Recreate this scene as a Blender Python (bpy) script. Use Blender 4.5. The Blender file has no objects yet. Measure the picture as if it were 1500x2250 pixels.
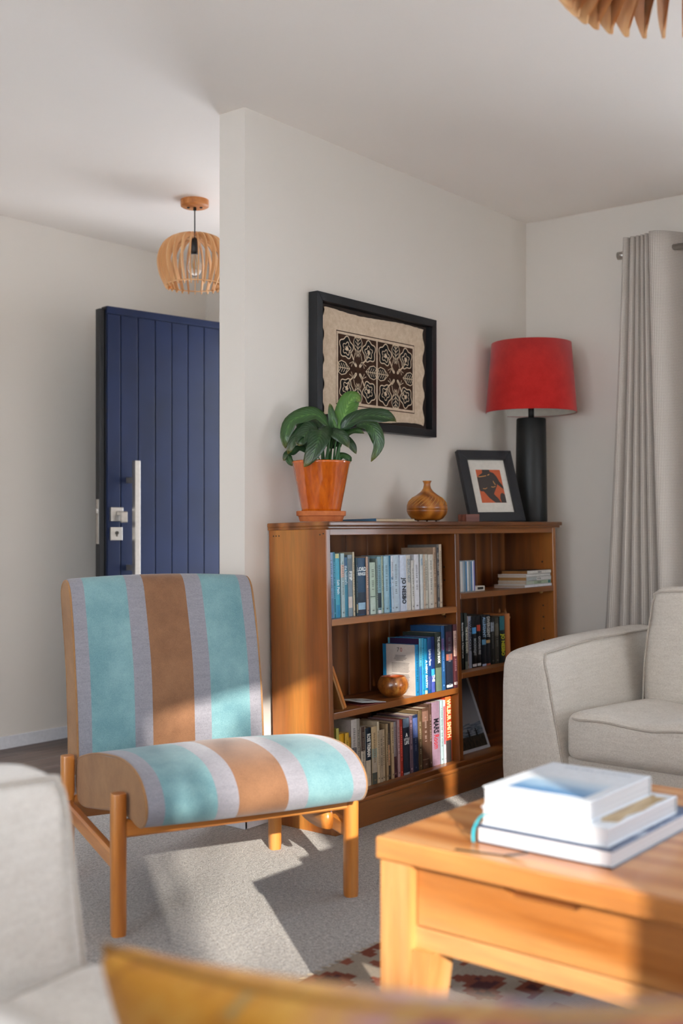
# A corner of a living room: striped lounge chair, low pine bookcase, coffee table, sofas, hall with a blue door.
import bpy, bmesh, math, random
from mathutils import Vector, Matrix, noise

EXPOSURE = 1.95
SKY = 3.0
SKY_HORIZON = (0.88, 0.93, 1.0, 1)
SKY_ZENITH = (0.54, 0.70, 1.0, 1)
SUN = 3.1
WALL_C = "d9d1c7"
CEIL_C = 'f4ece4'

random.seed(7)
SC = bpy.context.scene
COL = SC.collection

# ------------------------------------------------------------------ camera
cam_data = bpy.data.cameras.new('camera')
cam_data.sensor_fit = 'VERTICAL'
cam_data.sensor_height = 36.0
cam_data.sensor_width = 24.0
cam_data.lens = 40.0
cam_data.shift_y = 25.0 / 2250.0
cam_data.clip_start = 0.05
cam_data.dof.use_dof = True
cam_data.dof.focus_distance = 3.75
cam_data.dof.aperture_fstop = 2.4
cam = bpy.data.objects.new('camera', cam_data)
COL.objects.link(cam)
cam.location = (0, 0, 1.015)
VIEW = math.atan(1990 / 2500)               # angle between the view and the bookcase wall
cam.rotation_euler = (math.radians(90), 0, VIEW - math.radians(90))
SC.camera = cam

# ------------------------------------------------------------------ sky, sun, exposure
SC.view_settings.view_transform = 'Standard'
SC.view_settings.look = 'None'
SC.view_settings.gamma = 1.0
SC.view_settings.exposure = EXPOSURE
SC.view_settings.use_curve_mapping = False
SC.cycles.use_denoising = True
SC.cycles.use_adaptive_sampling = True
SC.cycles.adaptive_threshold = 0.03
SC.cycles.max_bounces = 9
SC.cycles.diffuse_bounces = 6
SC.cycles.glossy_bounces = 4
SC.cycles.transmission_bounces = 6
SC.cycles.sample_clamp_indirect = 6.0

SUN_DIR = Vector((0.592, 0.806, -0.372)).normalized()
world = bpy.data.worlds.new('sky')
SC.world = world
world.use_nodes = True
wn = world.node_tree
wn.nodes.clear()
w_out = wn.nodes.new('ShaderNodeOutputWorld')
w_bg = wn.nodes.new('ShaderNodeBackground')
w_tc = wn.nodes.new('ShaderNodeTexCoord')            # clear pale sky, deeper blue overhead
w_sep = wn.nodes.new('ShaderNodeSeparateXYZ')
w_ramp = wn.nodes.new('ShaderNodeValToRGB')
w_ramp.color_ramp.elements[0].position = 0.0
w_ramp.color_ramp.elements[0].color = SKY_HORIZON
w_ramp.color_ramp.elements[1].position = 0.8
w_ramp.color_ramp.elements[1].color = SKY_ZENITH
w_bg.inputs['Strength'].default_value = SKY
wn.links.new(w_tc.outputs['Generated'], w_sep.inputs[0])
wn.links.new(w_sep.outputs[2], w_ramp.inputs['Fac'])
wn.links.new(w_ramp.outputs['Color'], w_bg.inputs['Color'])
wn.links.new(w_bg.outputs['Background'], w_out.inputs['Surface'])

sun_data = bpy.data.lights.new('sun', 'SUN')
sun_data.energy = SUN
sun_data.color = (1.0, 0.94, 0.86)
sun_data.angle = math.radians(0.55)
sun = bpy.data.objects.new('sun', sun_data)
COL.objects.link(sun)
sun.rotation_euler = SUN_DIR.to_track_quat('-Z', 'Y').to_euler()
sun.location = (-6, -9, 6)


def portal(name, loc, rot, w, h):
    """Sky portal filling a window opening: it adds no light, it only guides the sampling of the sky."""
    d = bpy.data.lights.new(name, 'AREA')
    d.shape = 'RECTANGLE'
    d.size, d.size_y = w, h
    d.cycles.is_portal = True
    o = bpy.data.objects.new(name, d)
    COL.objects.link(o)
    o.location, o.rotation_euler = loc, rot
    return o


# ------------------------------------------------------------------ colour and material helpers
def lin(c):
    if isinstance(c, str):
        c = [int(c[i:i + 2], 16) / 255 for i in (0, 2, 4)]
        c = [v / 12.92 if v <= 0.04045 else ((v + 0.055) / 1.055) ** 2.4 for v in c]
    return (c[0], c[1], c[2], 1.0)


MATS = {}


class NT:
    """Small wrapper for building a node material."""

    def __init__(self, name):
        self.m = bpy.data.materials.new(name)
        self.m.use_nodes = True
        self.t = self.m.node_tree
        self.b = self.t.nodes['Principled BSDF']

    def n(self, kind, **kw):
        nd = self.t.nodes.new('ShaderNode' + kind)
        for k, v in kw.items():
            if k in nd.inputs:
                nd.inputs[k].default_value = v
            else:
                setattr(nd, k, v)
        return nd

    def l(self, a, b):
        self.t.links.new(a, b)

    def coords(self, scale=(1, 1, 1), rot=(0, 0, 0), kind='Object', loc=(0, 0, 0)):
        tc = self.n('TexCoord')
        mp = self.n('Mapping')
        mp.inputs['Scale'].default_value = scale
        mp.inputs['Rotation'].default_value = rot
        mp.inputs['Location'].default_value = loc
        self.l(tc.outputs[kind], mp.inputs['Vector'])
        return mp.outputs['Vector']

    def noise(self, vec, scale=5.0, detail=4.0, rough=0.55, dist=0.0):
        nd = self.n('TexNoise')
        nd.inputs['Scale'].default_value = scale
        nd.inputs['Detail'].default_value = detail
        nd.inputs['Roughness'].default_value = rough
        nd.inputs['Distortion'].default_value = dist
        if vec is not None:
            self.l(vec, nd.inputs['Vector'])
        return nd.outputs['Fac']

    def ramp(self, fac, stops, interp='LINEAR'):
        r = self.n('ValToRGB')
        r.color_ramp.interpolation = interp
        els = r.color_ramp.elements
        while len(els) < len(stops):
            els.new(0.5)
        for e, (p, c) in zip(els, stops):
            e.position = p
            e.color = lin(c)
        self.l(fac, r.inputs['Fac'])
        return r.outputs['Color']

    def mix(self, fac, a, b, mode='MIX'):
        m = self.n('Mix', data_type='RGBA', blend_type=mode)
        ins = [i for i in m.inputs if i.type == 'RGBA']
        for sock, v in ((ins[0], a), (ins[1], b)):
            if hasattr(v, 'is_linked') or hasattr(v, 'links'):
                self.l(v, sock)
            else:
                sock.default_value = lin(v)
        f = m.inputs[0]
        if hasattr(fac, 'links'):
            self.l(fac, f)
        else:
            f.default_value = fac
        return [o for o in m.outputs if o.type == 'RGBA'][0]

    def math(self, op, a, b=None):
        m = self.n('Math', operation=op)
        for i, v in enumerate((a, b)):
            if v is None:
                continue
            if hasattr(v, 'links'):
                self.l(v, m.inputs[i])
            else:
                m.inputs[i].default_value = v
        return m.outputs[0]

    def bump(self, h, strength=0.2, dist=0.002):
        b = self.n('Bump')
        b.inputs['Strength'].default_value = strength
        b.inputs['Distance'].default_value = dist
        self.l(h, b.inputs['Height'])
        self.l(b.outputs['Normal'], self.b.inputs['Normal'])

    def done(self, color=None, rough=0.5, metal=0.0, spec=0.5, coat=0.0, sheen=0.0, coat_rough=0.1):
        b = self.b
        if color is not None:
            if hasattr(color, 'links'):
                self.l(color, b.inputs['Base Color'])
            else:
                b.inputs['Base Color'].default_value = lin(color)
        if hasattr(rough, 'links'):
            self.l(rough, b.inputs['Roughness'])
        else:
            b.inputs['Roughness'].default_value = rough
        b.inputs['Metallic'].default_value = metal
        b.inputs['Specular IOR Level'].default_value = spec
        b.inputs['Coat Weight'].default_value = coat
        b.inputs['Coat Roughness'].default_value = coat_rough
        b.inputs['Sheen Weight'].default_value = sheen
        return self.m


def plain(color, rough=0.5, metal=0.0, spec=0.5, var=0.06, scale=60.0, coat=0.0):
    """A plain colour with a little procedural variation in tone."""
    key = ('plain', color, rough, metal, spec, var, coat)
    if key in MATS:
        return MATS[key]
    t = NT('plain_' + (color if isinstance(color, str) else 'c'))
    c = lin(color)
    v = t.coords()
    f = t.noise(v, scale, 3)
    lo = [max(0, x * (1 - var)) for x in c[:3]]
    hi = [min(1, x * (1 + var)) for x in c[:3]]
    col = t.ramp(f, [(0.3, lo), (0.7, hi)])
    MATS[key] = t.done(col, rough, metal, spec, coat)
    return MATS[key]


def wood(name, dark, mid, light, axis='X', scale=1.0, rough=0.4, coat=0.2, ring=0.5, knots=False):
    """Timber: long fibres and soft cathedral bands that run along one axis."""
    t = NT(name)
    st = {'X': (0.8, 9, 9), 'Y': (9, 0.8, 9), 'Z': (9, 9, 0.8)}[axis]
    oi = t.n('ObjectInfo')
    tc = t.n('TexCoord')
    add = t.n('VectorMath', operation='ADD')
    t.l(tc.outputs['Object'], add.inputs[0])
    rv = t.n('VectorMath', operation='SCALE')
    t.l(oi.outputs['Random'], rv.inputs[3])
    rv.inputs[0].default_value = (7.1, 3.7, 5.3)
    t.l(rv.outputs[0], add.inputs[1])
    mp = t.n('Mapping')
    mp.inputs['Scale'].default_value = [s * scale for s in st]
    t.l(add.outputs[0], mp.inputs['Vector'])
    v = mp.outputs['Vector']
    base = t.noise(v, 1.1, 4, 0.5, 0.6)
    fib = t.noise(v, 9.0, 6, 0.65, 0.2)
    wv = t.n('TexWave', wave_type='BANDS', bands_direction={'X': 'Y', 'Y': 'X', 'Z': 'X'}[axis])
    wv.inputs['Scale'].default_value = 0.55
    wv.inputs['Distortion'].default_value = 5.0
    wv.inputs['Detail'].default_value = 2.0
    wv.inputs['Detail Scale'].default_value = 0.8
    t.l(v, wv.inputs['Vector'])
    f1 = t.math('MULTIPLY', base, 1.0 - 0.45 * ring)
    f2 = t.math('MULTIPLY', wv.outputs['Fac'], 0.45 * ring)
    f = t.math('ADD', f1, f2)
    col = t.ramp(f, [(0.25, dark), (0.5, mid), (0.75, light)])
    col = t.mix(0.35, col, t.ramp(fib, [(0.3, dark), (0.65, light)]), 'OVERLAY')
    if knots:
        vo = t.n('TexVoronoi', feature='F1')
        vo.inputs['Scale'].default_value = 1.3
        t.l(v, vo.inputs['Vector'])
        k = t.ramp(vo.outputs['Distance'], [(0.0, '000000'), (0.16, 'ffffff')])
        col = t.mix(0.75, col, k, 'MULTIPLY')
    t.bump(fib, 0.12, 0.001)
    return t.done(col, rough, 0, 0.5, coat)


def linen(name, a, b, scale=260.0, strength=0.5):
    """Woven upholstery with slubs running across it."""
    t = NT(name)
    v1 = t.coords((1, 1, 6))
    v2 = t.coords((6, 6, 1))
    n1 = t.noise(v1, scale * 0.45, 3, 0.6)
    n2 = t.noise(v2, scale * 0.45, 3, 0.6)
    h = t.math('ADD', n1, n2)
    big = t.noise(t.coords((1, 1, 9)), 14, 4, 0.6)
    s = t.math('ADD', t.math('MULTIPLY', h, 0.40), t.math('MULTIPLY', big, 0.2))
    col = t.ramp(s, [(0.36, a), (0.62, b)])
    t.bump(h, strength, 0.0015)
    return t.done(col, 0.9, 0, 0.2, sheen=0.25)


def velvet(name, a, b, scale=90.0, mott=6.0):
    t = NT(name)
    v = t.coords()
    m = t.noise(v, mott, 5, 0.65)
    fine = t.noise(v, scale * 5, 2, 0.6)
    s = t.math('ADD', t.math('MULTIPLY', m, 0.65), t.math('MULTIPLY', fine, 0.35))
    col = t.ramp(s, [(0.32, a), (0.66, b)])
    t.bump(fine, 0.35, 0.0012)
    return t.done(col, 0.85, 0, 0.2, sheen=0.18)


# ------------------------------------------------------------------ mesh helpers
def link(name, data, parent=None, mat=None):
    o = bpy.data.objects.new(name, data)
    COL.objects.link(o)
    if parent is not None:
        o.parent = parent
    if mat is not None and hasattr(data, 'materials') and not data.materials:
        data.materials.append(mat)
    return o


def obj(name, bm, mat=None, parent=None, smooth=False, recalc=True):
    if recalc:
        bmesh.ops.recalc_face_normals(bm, faces=bm.faces[:])
    me = bpy.data.meshes.new(name)
    bm.to_mesh(me)
    bm.free()
    if smooth:
        for p in me.polygons:
            p.use_smooth = True
    return link(name, me, parent, mat)


def tag(o, label=None, cat=None, group=None, kind=None):
    if label:
        o['label'] = label
    if cat:
        o['category'] = cat
    if group:
        o['group'] = group
    if kind:
        o['kind'] = kind
    return o


def thing(name, label, cat, loc=(0, 0, 0), rot=(0, 0, 0), group=None, matrix=None):
    o = bpy.data.objects.new(name, None)
    o.empty_display_size = 0.05
    COL.objects.link(o)
    if matrix is not None:
        o.matrix_world = matrix
    else:
        o.location = loc
        o.rotation_euler = rot
    return tag(o, label, cat, group)


def box(bm, x0, x1, y0, y1, z0, z1, bevel=0.0, seg=2, mtx=None):
    vs = [bm.verts.new(p) for p in ((x0, y0, z0), (x1, y0, z0), (x1, y1, z0), (x0, y1, z0),
                                    (x0, y0, z1), (x1, y0, z1), (x1, y1, z1), (x0, y1, z1))]
    fs = [bm.faces.new([vs[i] for i in f]) for f in ((3, 2, 1, 0), (4, 5, 6, 7), (0, 1, 5, 4), (1, 2, 6, 5), (2, 3, 7, 6), (3, 0, 4, 7))]
    if mtx is not None:
        bmesh.ops.transform(bm, matrix=mtx, verts=vs)
    if bevel > 0:
        es = list({e for f in fs for e in f.edges})
        bmesh.ops.bevel(bm, geom=es, offset=bevel, segments=seg, affect='EDGES', profile=0.5)
    return bm


def boxo(name, dims, mat, parent=None, bevel=0.0, seg=2, mtx=None, smooth=False):
    bm = bmesh.new()
    box(bm, *dims, bevel=bevel, seg=seg, mtx=mtx)
    return obj(name, bm, mat, parent, smooth)


def lathe(bm, prof, seg=48, c=(0, 0, 0), cap=True):
    rings = []
    for r, z in prof:
        if r < 1e-5:
            rings.append([bm.verts.new((c[0], c[1], c[2] + z))])
        else:
            rings.append([bm.verts.new((c[0] + r * math.cos(2 * math.pi * i / seg), c[1] + r * math.sin(2 * math.pi * i / seg), c[2] + z)) for i in range(seg)])
    for a, b in zip(rings, rings[1:]):
        if len(a) == 1 and len(b) == 1:
            continue
        for i in range(seg):
            j = (i + 1) % seg
            if len(a) == 1:
                bm.faces.new((a[0], b[i], b[j]))
            elif len(b) == 1:
                bm.faces.new((a[i], a[j], b[0]))
            else:
                bm.faces.new((a[i], a[j], b[j], b[i]))
    if cap:
        for r in (rings[0], rings[-1]):
            if len(r) > 1:
                bm.faces.new(r)
    return bm


def tube(bm, pts, r, seg=10, closed=False, cap=True):
    """Tube along a polyline; r may be a number or a list."""
    pts = [Vector(p) for p in pts]
    n = len(pts)
    rs = r if isinstance(r, (list, tuple)) else [r] * n
    prev = None
    rings = []
    for i, p in enumerate(pts):
        a = pts[(i - 1) % n] if (closed or i > 0) else p
        b = pts[(i + 1) % n] if (closed or i < n - 1) else p
        t = (b - a).normalized()
        if prev is None:
            u = t.orthogonal().normalized()
        else:
            u = (prev - t * prev.dot(t))
            u = u.normalized() if u.length > 1e-6 else t.orthogonal().normalized()
        prev = u
        w = t.cross(u)
        rings.append([bm.verts.new(p + (u * math.cos(2 * math.pi * k / seg) + w * math.sin(2 * math.pi * k / seg)) * rs[i]) for k in range(seg)])
    pairs = list(zip(rings, rings[1:])) + ([(rings[-1], rings[0])] if closed else [])
    for a, b in pairs:
        for k in range(seg):
            j = (k + 1) % seg
            bm.faces.new((a[k], a[j], b[j], b[k]))
    if cap and not closed:
        bm.faces.new(rings[0])
        bm.faces.new(rings[-1])
    return bm


def loft(bm, secs, cap=True, closed=True):
    rs = [[bm.verts.new(p) for p in s] for s in secs]
    for a, b in zip(rs, rs[1:]):
        n = len(a)
        for i in range(n if closed else n - 1):
            j = (i + 1) % n
            bm.faces.new((a[i], a[j], b[j], b[i]))
    if cap:
        bm.faces.new(rs[0])
        bm.faces.new(rs[-1])
    return bm


def prism(bm, poly, fn, t0, t1):
    """Polygon (list of 2-D points) between two depths; fn maps (a, b, t) to a point."""
    return loft(bm, [[fn(a, b, t0) for a, b in poly], [fn(a, b, t1) for a, b in poly]])


def rbox(bm, size, r, n=10, bulge=(0, 0, 0), fn=None):
    """Soft rounded box centred on the origin, faces bulging outward; fn maps each point."""
    hx, hy, hz = [s / 2 for s in size]
    start = len(bm.verts)
    ts = [math.sin(math.pi / 2 * (-1 + 2 * i / n)) for i in range(n + 1)]
    cache = {}

    def vert(p):
        key = tuple(round(v, 5) for v in p)
        if key in cache:
            return cache[key]
        q = Vector((p[0] * hx, p[1] * hy, p[2] * hz))
        inner = Vector((max(-(hx - r), min(hx - r, q.x)), max(-(hy - r), min(hy - r, q.y)), max(-(hz - r), min(hz - r, q.z))))
        d = q - inner
        if d.length > 1e-9:
            m = max(abs(d.x), abs(d.y), abs(d.z))
            q = inner + d.normalized() * m if m < r else inner + d.normalized() * r
        a, b, c = p
        q.x += bulge[0] * a * (1 - b * b) * (1 - c * c)
        q.y += bulge[1] * b * (1 - a * a) * (1 - c * c)
        q.z += bulge[2] * c * (1 - a * a) * (1 - b * b)
        cache[key] = bm.verts.new(fn(q) if fn else q)
        return cache[key]

    for ax in range(3):
        for s in (-1, 1):
            for i in range(n):
                for j in range(n):
                    quad = []
                    for a, b in ((ts[i], ts[j]), (ts[i + 1], ts[j]), (ts[i + 1], ts[j + 1]), (ts[i], ts[j + 1])):
                        p = [0, 0, 0]
                        p[ax] = s
                        p[(ax + 1) % 3] = a
                        p[(ax + 2) % 3] = b
                        quad.append(vert(p))
                    if len(set(quad)) == 4:
                        try:
                            bm.faces.new(quad)
                        except ValueError:
                            pass
    return bm


def text(parent, name, body, size, origin, xdir, ydir, mat, align='CENTER', ext=0.00015, spacing=1.0, line=0.9, bold=0.0, xs=1.0):
    cu = bpy.data.curves.new(name, 'FONT')
    cu.body = body
    cu.size = size
    cu.align_x = align
    cu.align_y = 'CENTER'
    cu.extrude = ext
    cu.offset = bold * size
    cu.space_character = spacing
    cu.space_line = line
    cu.resolution_u = 2
    o = bpy.data.objects.new(name, cu)
    COL.objects.link(o)
    o.parent = parent
    cu.materials.append(mat)
    x, y = Vector(xdir).normalized(), Vector(ydir).normalized()
    z = x.cross(y)
    m = Matrix((x * xs, y, z)).transposed().to_4x4()
    m.translation = Vector(origin)
    o.matrix_local = m
    return o


def catmull(pts, n=8):
    P = [Vector(p) for p in pts]
    P = [P[0] * 2 - P[1]] + P + [P[-1] * 2 - P[-2]]
    out = []
    for i in range(1, len(P) - 2):
        for k in range(n):
            t = k / n
            a, b, c, d = P[i - 1], P[i], P[i + 1], P[i + 2]
            out.append(0.5 * ((2 * b) + (c - a) * t + (2 * a - 5 * b + 4 * c - d) * t * t + (3 * b - a - 3 * c + d) * t ** 3))
    out.append(P[-2])
    return out

# ------------------------------------------------------------------ shared materials
def paint(name, c, sc=180):
    t = NT(name)
    v = t.coords()
    f = t.noise(v, sc, 3)
    g = t.noise(v, 1.2, 2)
    base = lin(c)[:3]
    col = t.ramp(g, [(0.3, [x * 0.985 for x in base]), (0.7, [min(1, x * 1.015) for x in base])])
    t.bump(f, 0.05, 0.0006)
    return t.done(col, 0.62, 0, 0.3)


M_WALL = paint('wall_paint', WALL_C)
M_CEIL = paint('ceiling_paint', CEIL_C)
M_TRIM = plain('d9d8db', 0.4)


def carpet_mat():
    t = NT('loop_carpet')
    v = t.coords()
    a = t.noise(v, 210, 2, 0.6)
    b = t.noise(v, 80, 3, 0.6)
    big = t.noise(v, 3, 3)
    s = t.math('ADD', t.math('MULTIPLY', a, 0.6), t.math('MULTIPLY', b, 0.4))
    col = t.ramp(s, [(0.32, '766f68'), (0.5, 'ada59c'), (0.68, 'd8d1c8')])
    col = t.mix(0.25, col, t.ramp(big, [(0.3, '8f877f'), (0.7, 'b9b1a8')]), 'MULTIPLY')
    t.bump(s, 1.0, 0.012)
    return t.done(col, 0.97, 0, 0.1, sheen=0.3)


M_CARPET = carpet_mat()
M_FLOORWOOD = wood('hall_floor_oak', '4a3a30', '67544a', '7d6a5e', 'X', 1.0, 0.45, 0.1, 0.3)
M_PINE_V = wood('bookcase_pine_upright', '5c3310', '985c24', 'bc8440', 'Z', 0.8, 0.38, 0.25, 0.7, knots=True)
M_PINE_H = wood('bookcase_pine_board', '5c3412', '925c2a', 'b47e46', 'X', 0.8, 0.38, 0.25, 0.6)
M_PINE_B = wood('bookcase_pine_backing', '4a280e', '7c4818', '96602a', 'Z', 0.8, 0.5, 0.1, 0.5, knots=True)
M_RIMU = wood('coffee_table_timber', 'a56a30', 'c6935a', 'd8b080', 'Y', 0.9, 0.33, 0.3, 0.45)
M_RIMU_Z = wood('coffee_table_leg_timber', 'b07438', 'cf9c62', 'deb888', 'Z', 0.9, 0.35, 0.25, 0.4)
M_CHAIRWOOD = wood('chair_frame_timber', '96581e', 'bd803a', 'd6a666', 'Z', 1.0, 0.35, 0.3, 0.5)
M_CHAIRWOOD_H = wood('chair_rail_timber', '96581e', 'b87a36', 'd2a062', 'X', 1.0, 0.35, 0.3, 0.5)
M_PLY = wood('lamp_plywood', 'bc8e60', 'd8b084', 'e6c6a0', 'Z', 1.0, 0.5, 0.05, 0.3)
M_LINEN = linen('sofa_linen', 'c2b8ac', 'e4ddd2')
M_PIPE = linen('sofa_piping_linen', 'a89e92', 'c9bfb2')
M_BLACK = plain('14110f', 0.45)
M_STEEL = plain('b8b2aa', 0.34, 0.85)
M_PAGES = NT('page_edges')
_v = M_PAGES.coords((1, 1, 1))
_n = M_PAGES.noise(M_PAGES.coords((400, 2, 2)), 1.0, 2)
M_PAGES = M_PAGES.done(M_PAGES.ramp(_n, [(0.3, 'b9a48c'), (0.7, 'ddd0bc')]), 0.85, 0, 0.2)


def glass_pane_mat():
    t = NT('window_glass')
    t.t.nodes.remove(t.b)
    tr = t.n('BsdfTransparent')
    tr.inputs['Color'].default_value = (0.97, 0.98, 0.98, 1)
    gl = t.n('BsdfGlossy')
    gl.inputs['Roughness'].default_value = 0.02
    fr = t.n('Fresnel')
    fr.inputs['IOR'].default_value = 1.45
    mx = t.n('MixShader')
    t.l(fr.outputs[0], mx.inputs[0])
    t.l(tr.outputs[0], mx.inputs[1])
    t.l(gl.outputs[0], mx.inputs[2])
    t.l(mx.outputs[0], t.t.nodes['Material Output'].inputs['Surface'])
    return t.m


M_GLASS = glass_pane_mat()
M_FRAME = plain('3a3d40', 0.4)

# ------------------------------------------------------------------ room shell
YW, XB, YC, ZC = 2.609, 4.648, 4.38, 2.40


def struct(name, dims_list, mat, bevel=0.0):
    bm = bmesh.new()
    for d in dims_list:
        box(bm, *d, bevel=bevel)
    return tag(obj(name, bm, mat), kind='structure')


struct('floor', [(-2.3, 4.72, -1.40, 3.30, -0.05, 0.0)], M_CARPET)
hall_floor = struct('floor_hall', [(-2.3, 4.45, 3.30, 4.45, -0.05, -0.012)], plain('2c211b', 0.8))
for r in range(7):
    y0 = 3.302 + r * 0.152
    x = -2.2 + (r * 0.61) % 1.5
    while x < 4.4:
        x1 = min(x + 1.52, 4.42)
        boxo('plank', (x, x1 - 0.0015, y0, y0 + 0.1505, -0.012, 0.001), M_FLOORWOOD, hall_floor, 0.0012, 1)
        x = x1
    if (r * 0.61) % 1.5 > 0.05:
        boxo('plank', (-2.2, -2.2 + (r * 0.61) % 1.5 - 0.0015, y0, y0 + 0.1505, -0.012, 0.001), M_FLOORWOOD, hall_floor, 0.0012, 1)
struct('ceiling', [(-2.4, 4.8, -1.42, 4.55, ZC, ZC + 0.12)], M_CEIL)
struct('wall_back', [(2.761, 4.77, YW, 2.726, 0, ZC)], M_WALL)
struct('wall_right', [(XB, XB + 0.12, 1.62, YW, 0, ZC), (XB, XB + 0.12, -1.37, -1.15, 0, ZC),
                      (XB, XB + 0.12, -1.15, 1.62, 2.28, ZC)], M_WALL)
struct('wall_hall', [(-2.32, 4.45, YC, YC + 0.12, 0, ZC)], M_WALL)
struct('wall_hall_end', [(4.33, 4.45, 2.726, 2.93, 0, ZC), (4.33, 4.45, 3.93, YC, 0, ZC), (4.33, 4.45, 2.93, 3.93, 2.03, ZC)], M_WALL)
struct('wall_left', [(-2.32, -2.2, -1.37, -1.0, 0, ZC), (-2.32, -2.2, 1.7, 2.6, 0, ZC), (-2.32, -2.2, -1.0, 1.7, 2.15, ZC), (-2.32, -2.2, 3.9, YC, 0, ZC), (-2.32, -2.2, 2.6, 3.9, 1.6, ZC), (-2.32, -2.2, 2.6, 3.9, 0, 0.9)], M_WALL)
struct('wall_front', [(-2.32, -0.643, -1.37, -1.25, 0, ZC), (1.50, 3.15, -1.37, -1.25, 0, ZC), (4.45, XB + 0.12, -1.37, -1.25, 0, ZC), (3.15, 4.45, -1.37, -1.25, 1.25, ZC), (3.15, 4.45, -1.37, -1.25, 0, 0.3), (-0.643, 1.50, -1.37, -1.25, 2.295, ZC)], M_WALL)
struct('baseboard_hall', [(-2.2, 4.33, YC - 0.012, YC, 0, 0.056)], M_TRIM, 0.002)
struct('baseboard_back', [(2.75, XB, YW - 0.012, YW, 0, 0.056), (2.749, 2.761, YW - 0.012, 2.738, 0, 0.056)], M_TRIM, 0.002)
struct('baseboard_right', [(XB - 0.012, XB, -1.25, YW - 0.012, 0, 0.056)], M_TRIM, 0.002)
# unseen blockers added: a wall against direct sun, a slab that dims the hall
struct('sun_block_wall', [(1.62, 1.74, -5.4, -1.37, -0.15, 4.1)], M_WALL)
struct('sky_block_slab', [(4.46, 6.6, 2.75, 5.4, 2.25, 2.37)], M_CEIL)
# paved terrace and lawn outside
t = NT('outdoor_paving')
v = t.coords()
col = t.ramp(t.noise(v, 2.0, 5), [(0.3, 'e2d8ca'), (0.7, 'efe6d8')])
struct('ground', [(-25, 25, -25, 25, -0.25, -0.15)], t.done(col, 0.9))


# garden tree whose thin canopy dapples the sunbeam
tree = thing('garden_tree', 'young leafy tree standing in the garden outside the window', 'tree', (-3.95, -6.0, -0.15))
bm = bmesh.new()
tube(bm, [(0, 0, 0), (0.05, 0.02, 1.4), (-0.02, 0.0, 2.8), (0.06, 0.05, 5.0)], [0.07, 0.055, 0.04, 0.012], 10)
obj('trunk', bm, plain('5a4a3c', 0.9), tree, True)
rnd = random.Random(21)
twigs, fol = bmesh.new(), bmesh.new()
for k in range(7):
    z0 = rnd.uniform(3.4, 4.9)
    a = rnd.uniform(0, 2 * math.pi)
    L = rnd.uniform(0.45, 1.0)
    tip = Vector((math.cos(a) * L, math.sin(a) * L, z0 + rnd.uniform(0.0, 0.5)))
    tube(twigs, [(0, 0, z0 - 0.1), (tip.x * 0.5, tip.y * 0.5, (z0 + tip.z) / 2 + 0.08), tip], [0.014, 0.009, 0.004], 5)
    for q in range(6):
        c = Vector((0, 0, z0)).lerp(tip, rnd.uniform(0.35, 1.1)) + Vector((rnd.gauss(0, .10), rnd.gauss(0, .10), rnd.gauss(0, .10)))
        u_ = Vector((rnd.gauss(0, 1), rnd.gauss(0, 1), rnd.gauss(0, 1))).normalized()
        w_ = u_.orthogonal().normalized()
        s_ = rnd.uniform(0.05, 0.085)
        f_ = fol.faces.new([fol.verts.new(c + u_ * s_ * a_ + w_ * s_ * b_ + u_.cross(w_) * s_ * c_) for a_, b_, c_ in ((-1, 0, 0), (-.3, .45, .12), (.4, .4, .12), (1, 0, 0), (.4, -.4, .12), (-.3, -.45, .12))])
for q in range(30):                          # extra leaves, added to shade the chair seat and bookcase side
    c = Vector((rnd.uniform(-0.05, 0.55), rnd.uniform(-0.15, 0.15), rnd.uniform(4.10, 4.62)))
    u_ = Vector((rnd.gauss(0, 1), rnd.gauss(0, 1), rnd.gauss(0, 1))).normalized()
    w_ = u_.orthogonal().normalized()
    s_ = rnd.uniform(0.045, 0.08)
    fol.faces.new([fol.verts.new(c + u_ * s_ * a_ + w_ * s_ * b_ + u_.cross(w_) * s_ * c_) for a_, b_, c_ in ((-1, 0, 0), (-.3, .45, .12), (.4, .4, .12), (1, 0, 0), (.4, -.4, .12), (-.3, -.45, .12))])
for q in range(4):
    tube(twigs, [(0, 0, 3.9 + 0.15 * q), (0.25, 0.03 * q - 0.05, 4.15 + 0.12 * q), (0.55, 0.06 * q - 0.1, 4.2 + 0.12 * q)], [0.012, 0.008, 0.003], 5)
obj('branches', twigs, plain('5a4a3c', 0.9), tree)
tag(obj('foliage', fol, plain('3f6a2c', 0.6), tree, recalc=False), kind='stuff')


def window(name, axis, pos, a0, a1, z0, z1, mull):
    """Framed glazing in a wall; axis is the axis the wall runs along."""
    root = bpy.data.objects.new(name, None)
    COL.objects.link(root)
    tag(root, kind='structure')
    f = 0.05

    def bx(nm, s0, s1, h0, h1, d0, d1, m):
        dims = (s0, s1, pos + d0, pos + d1, h0, h1) if axis == 'X' else (pos + d0, pos + d1, s0, s1, h0, h1)
        return boxo(nm, dims, m, root, 0.003 if m is M_FRAME else 0, 1)

    bx('window_frame', a0, a0 + f, z0, z1, 0, 0.06, M_FRAME)
    bx('window_frame', a1 - f, a1, z0, z1, 0, 0.06, M_FRAME)
    bx('window_frame', a0, a1, z1 - f, z1, 0, 0.06, M_FRAME)
    bx('window_frame', a0, a1, z0, z0 + 0.03, 0, 0.06, M_FRAME)
    edges = [a0 + f] + mull + [a1 - f]
    for m_ in mull:
        bx('mullion', m_ - 0.02, m_ + 0.02, z0, z1, 0.005, 0.055, M_FRAME)
    for s0, s1 in zip(edges, edges[1:]):
        bx('window_pane', s0, s1, z0 + 0.03, z1 - f, 0.026, 0.030, M_GLASS)
    return root


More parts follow.
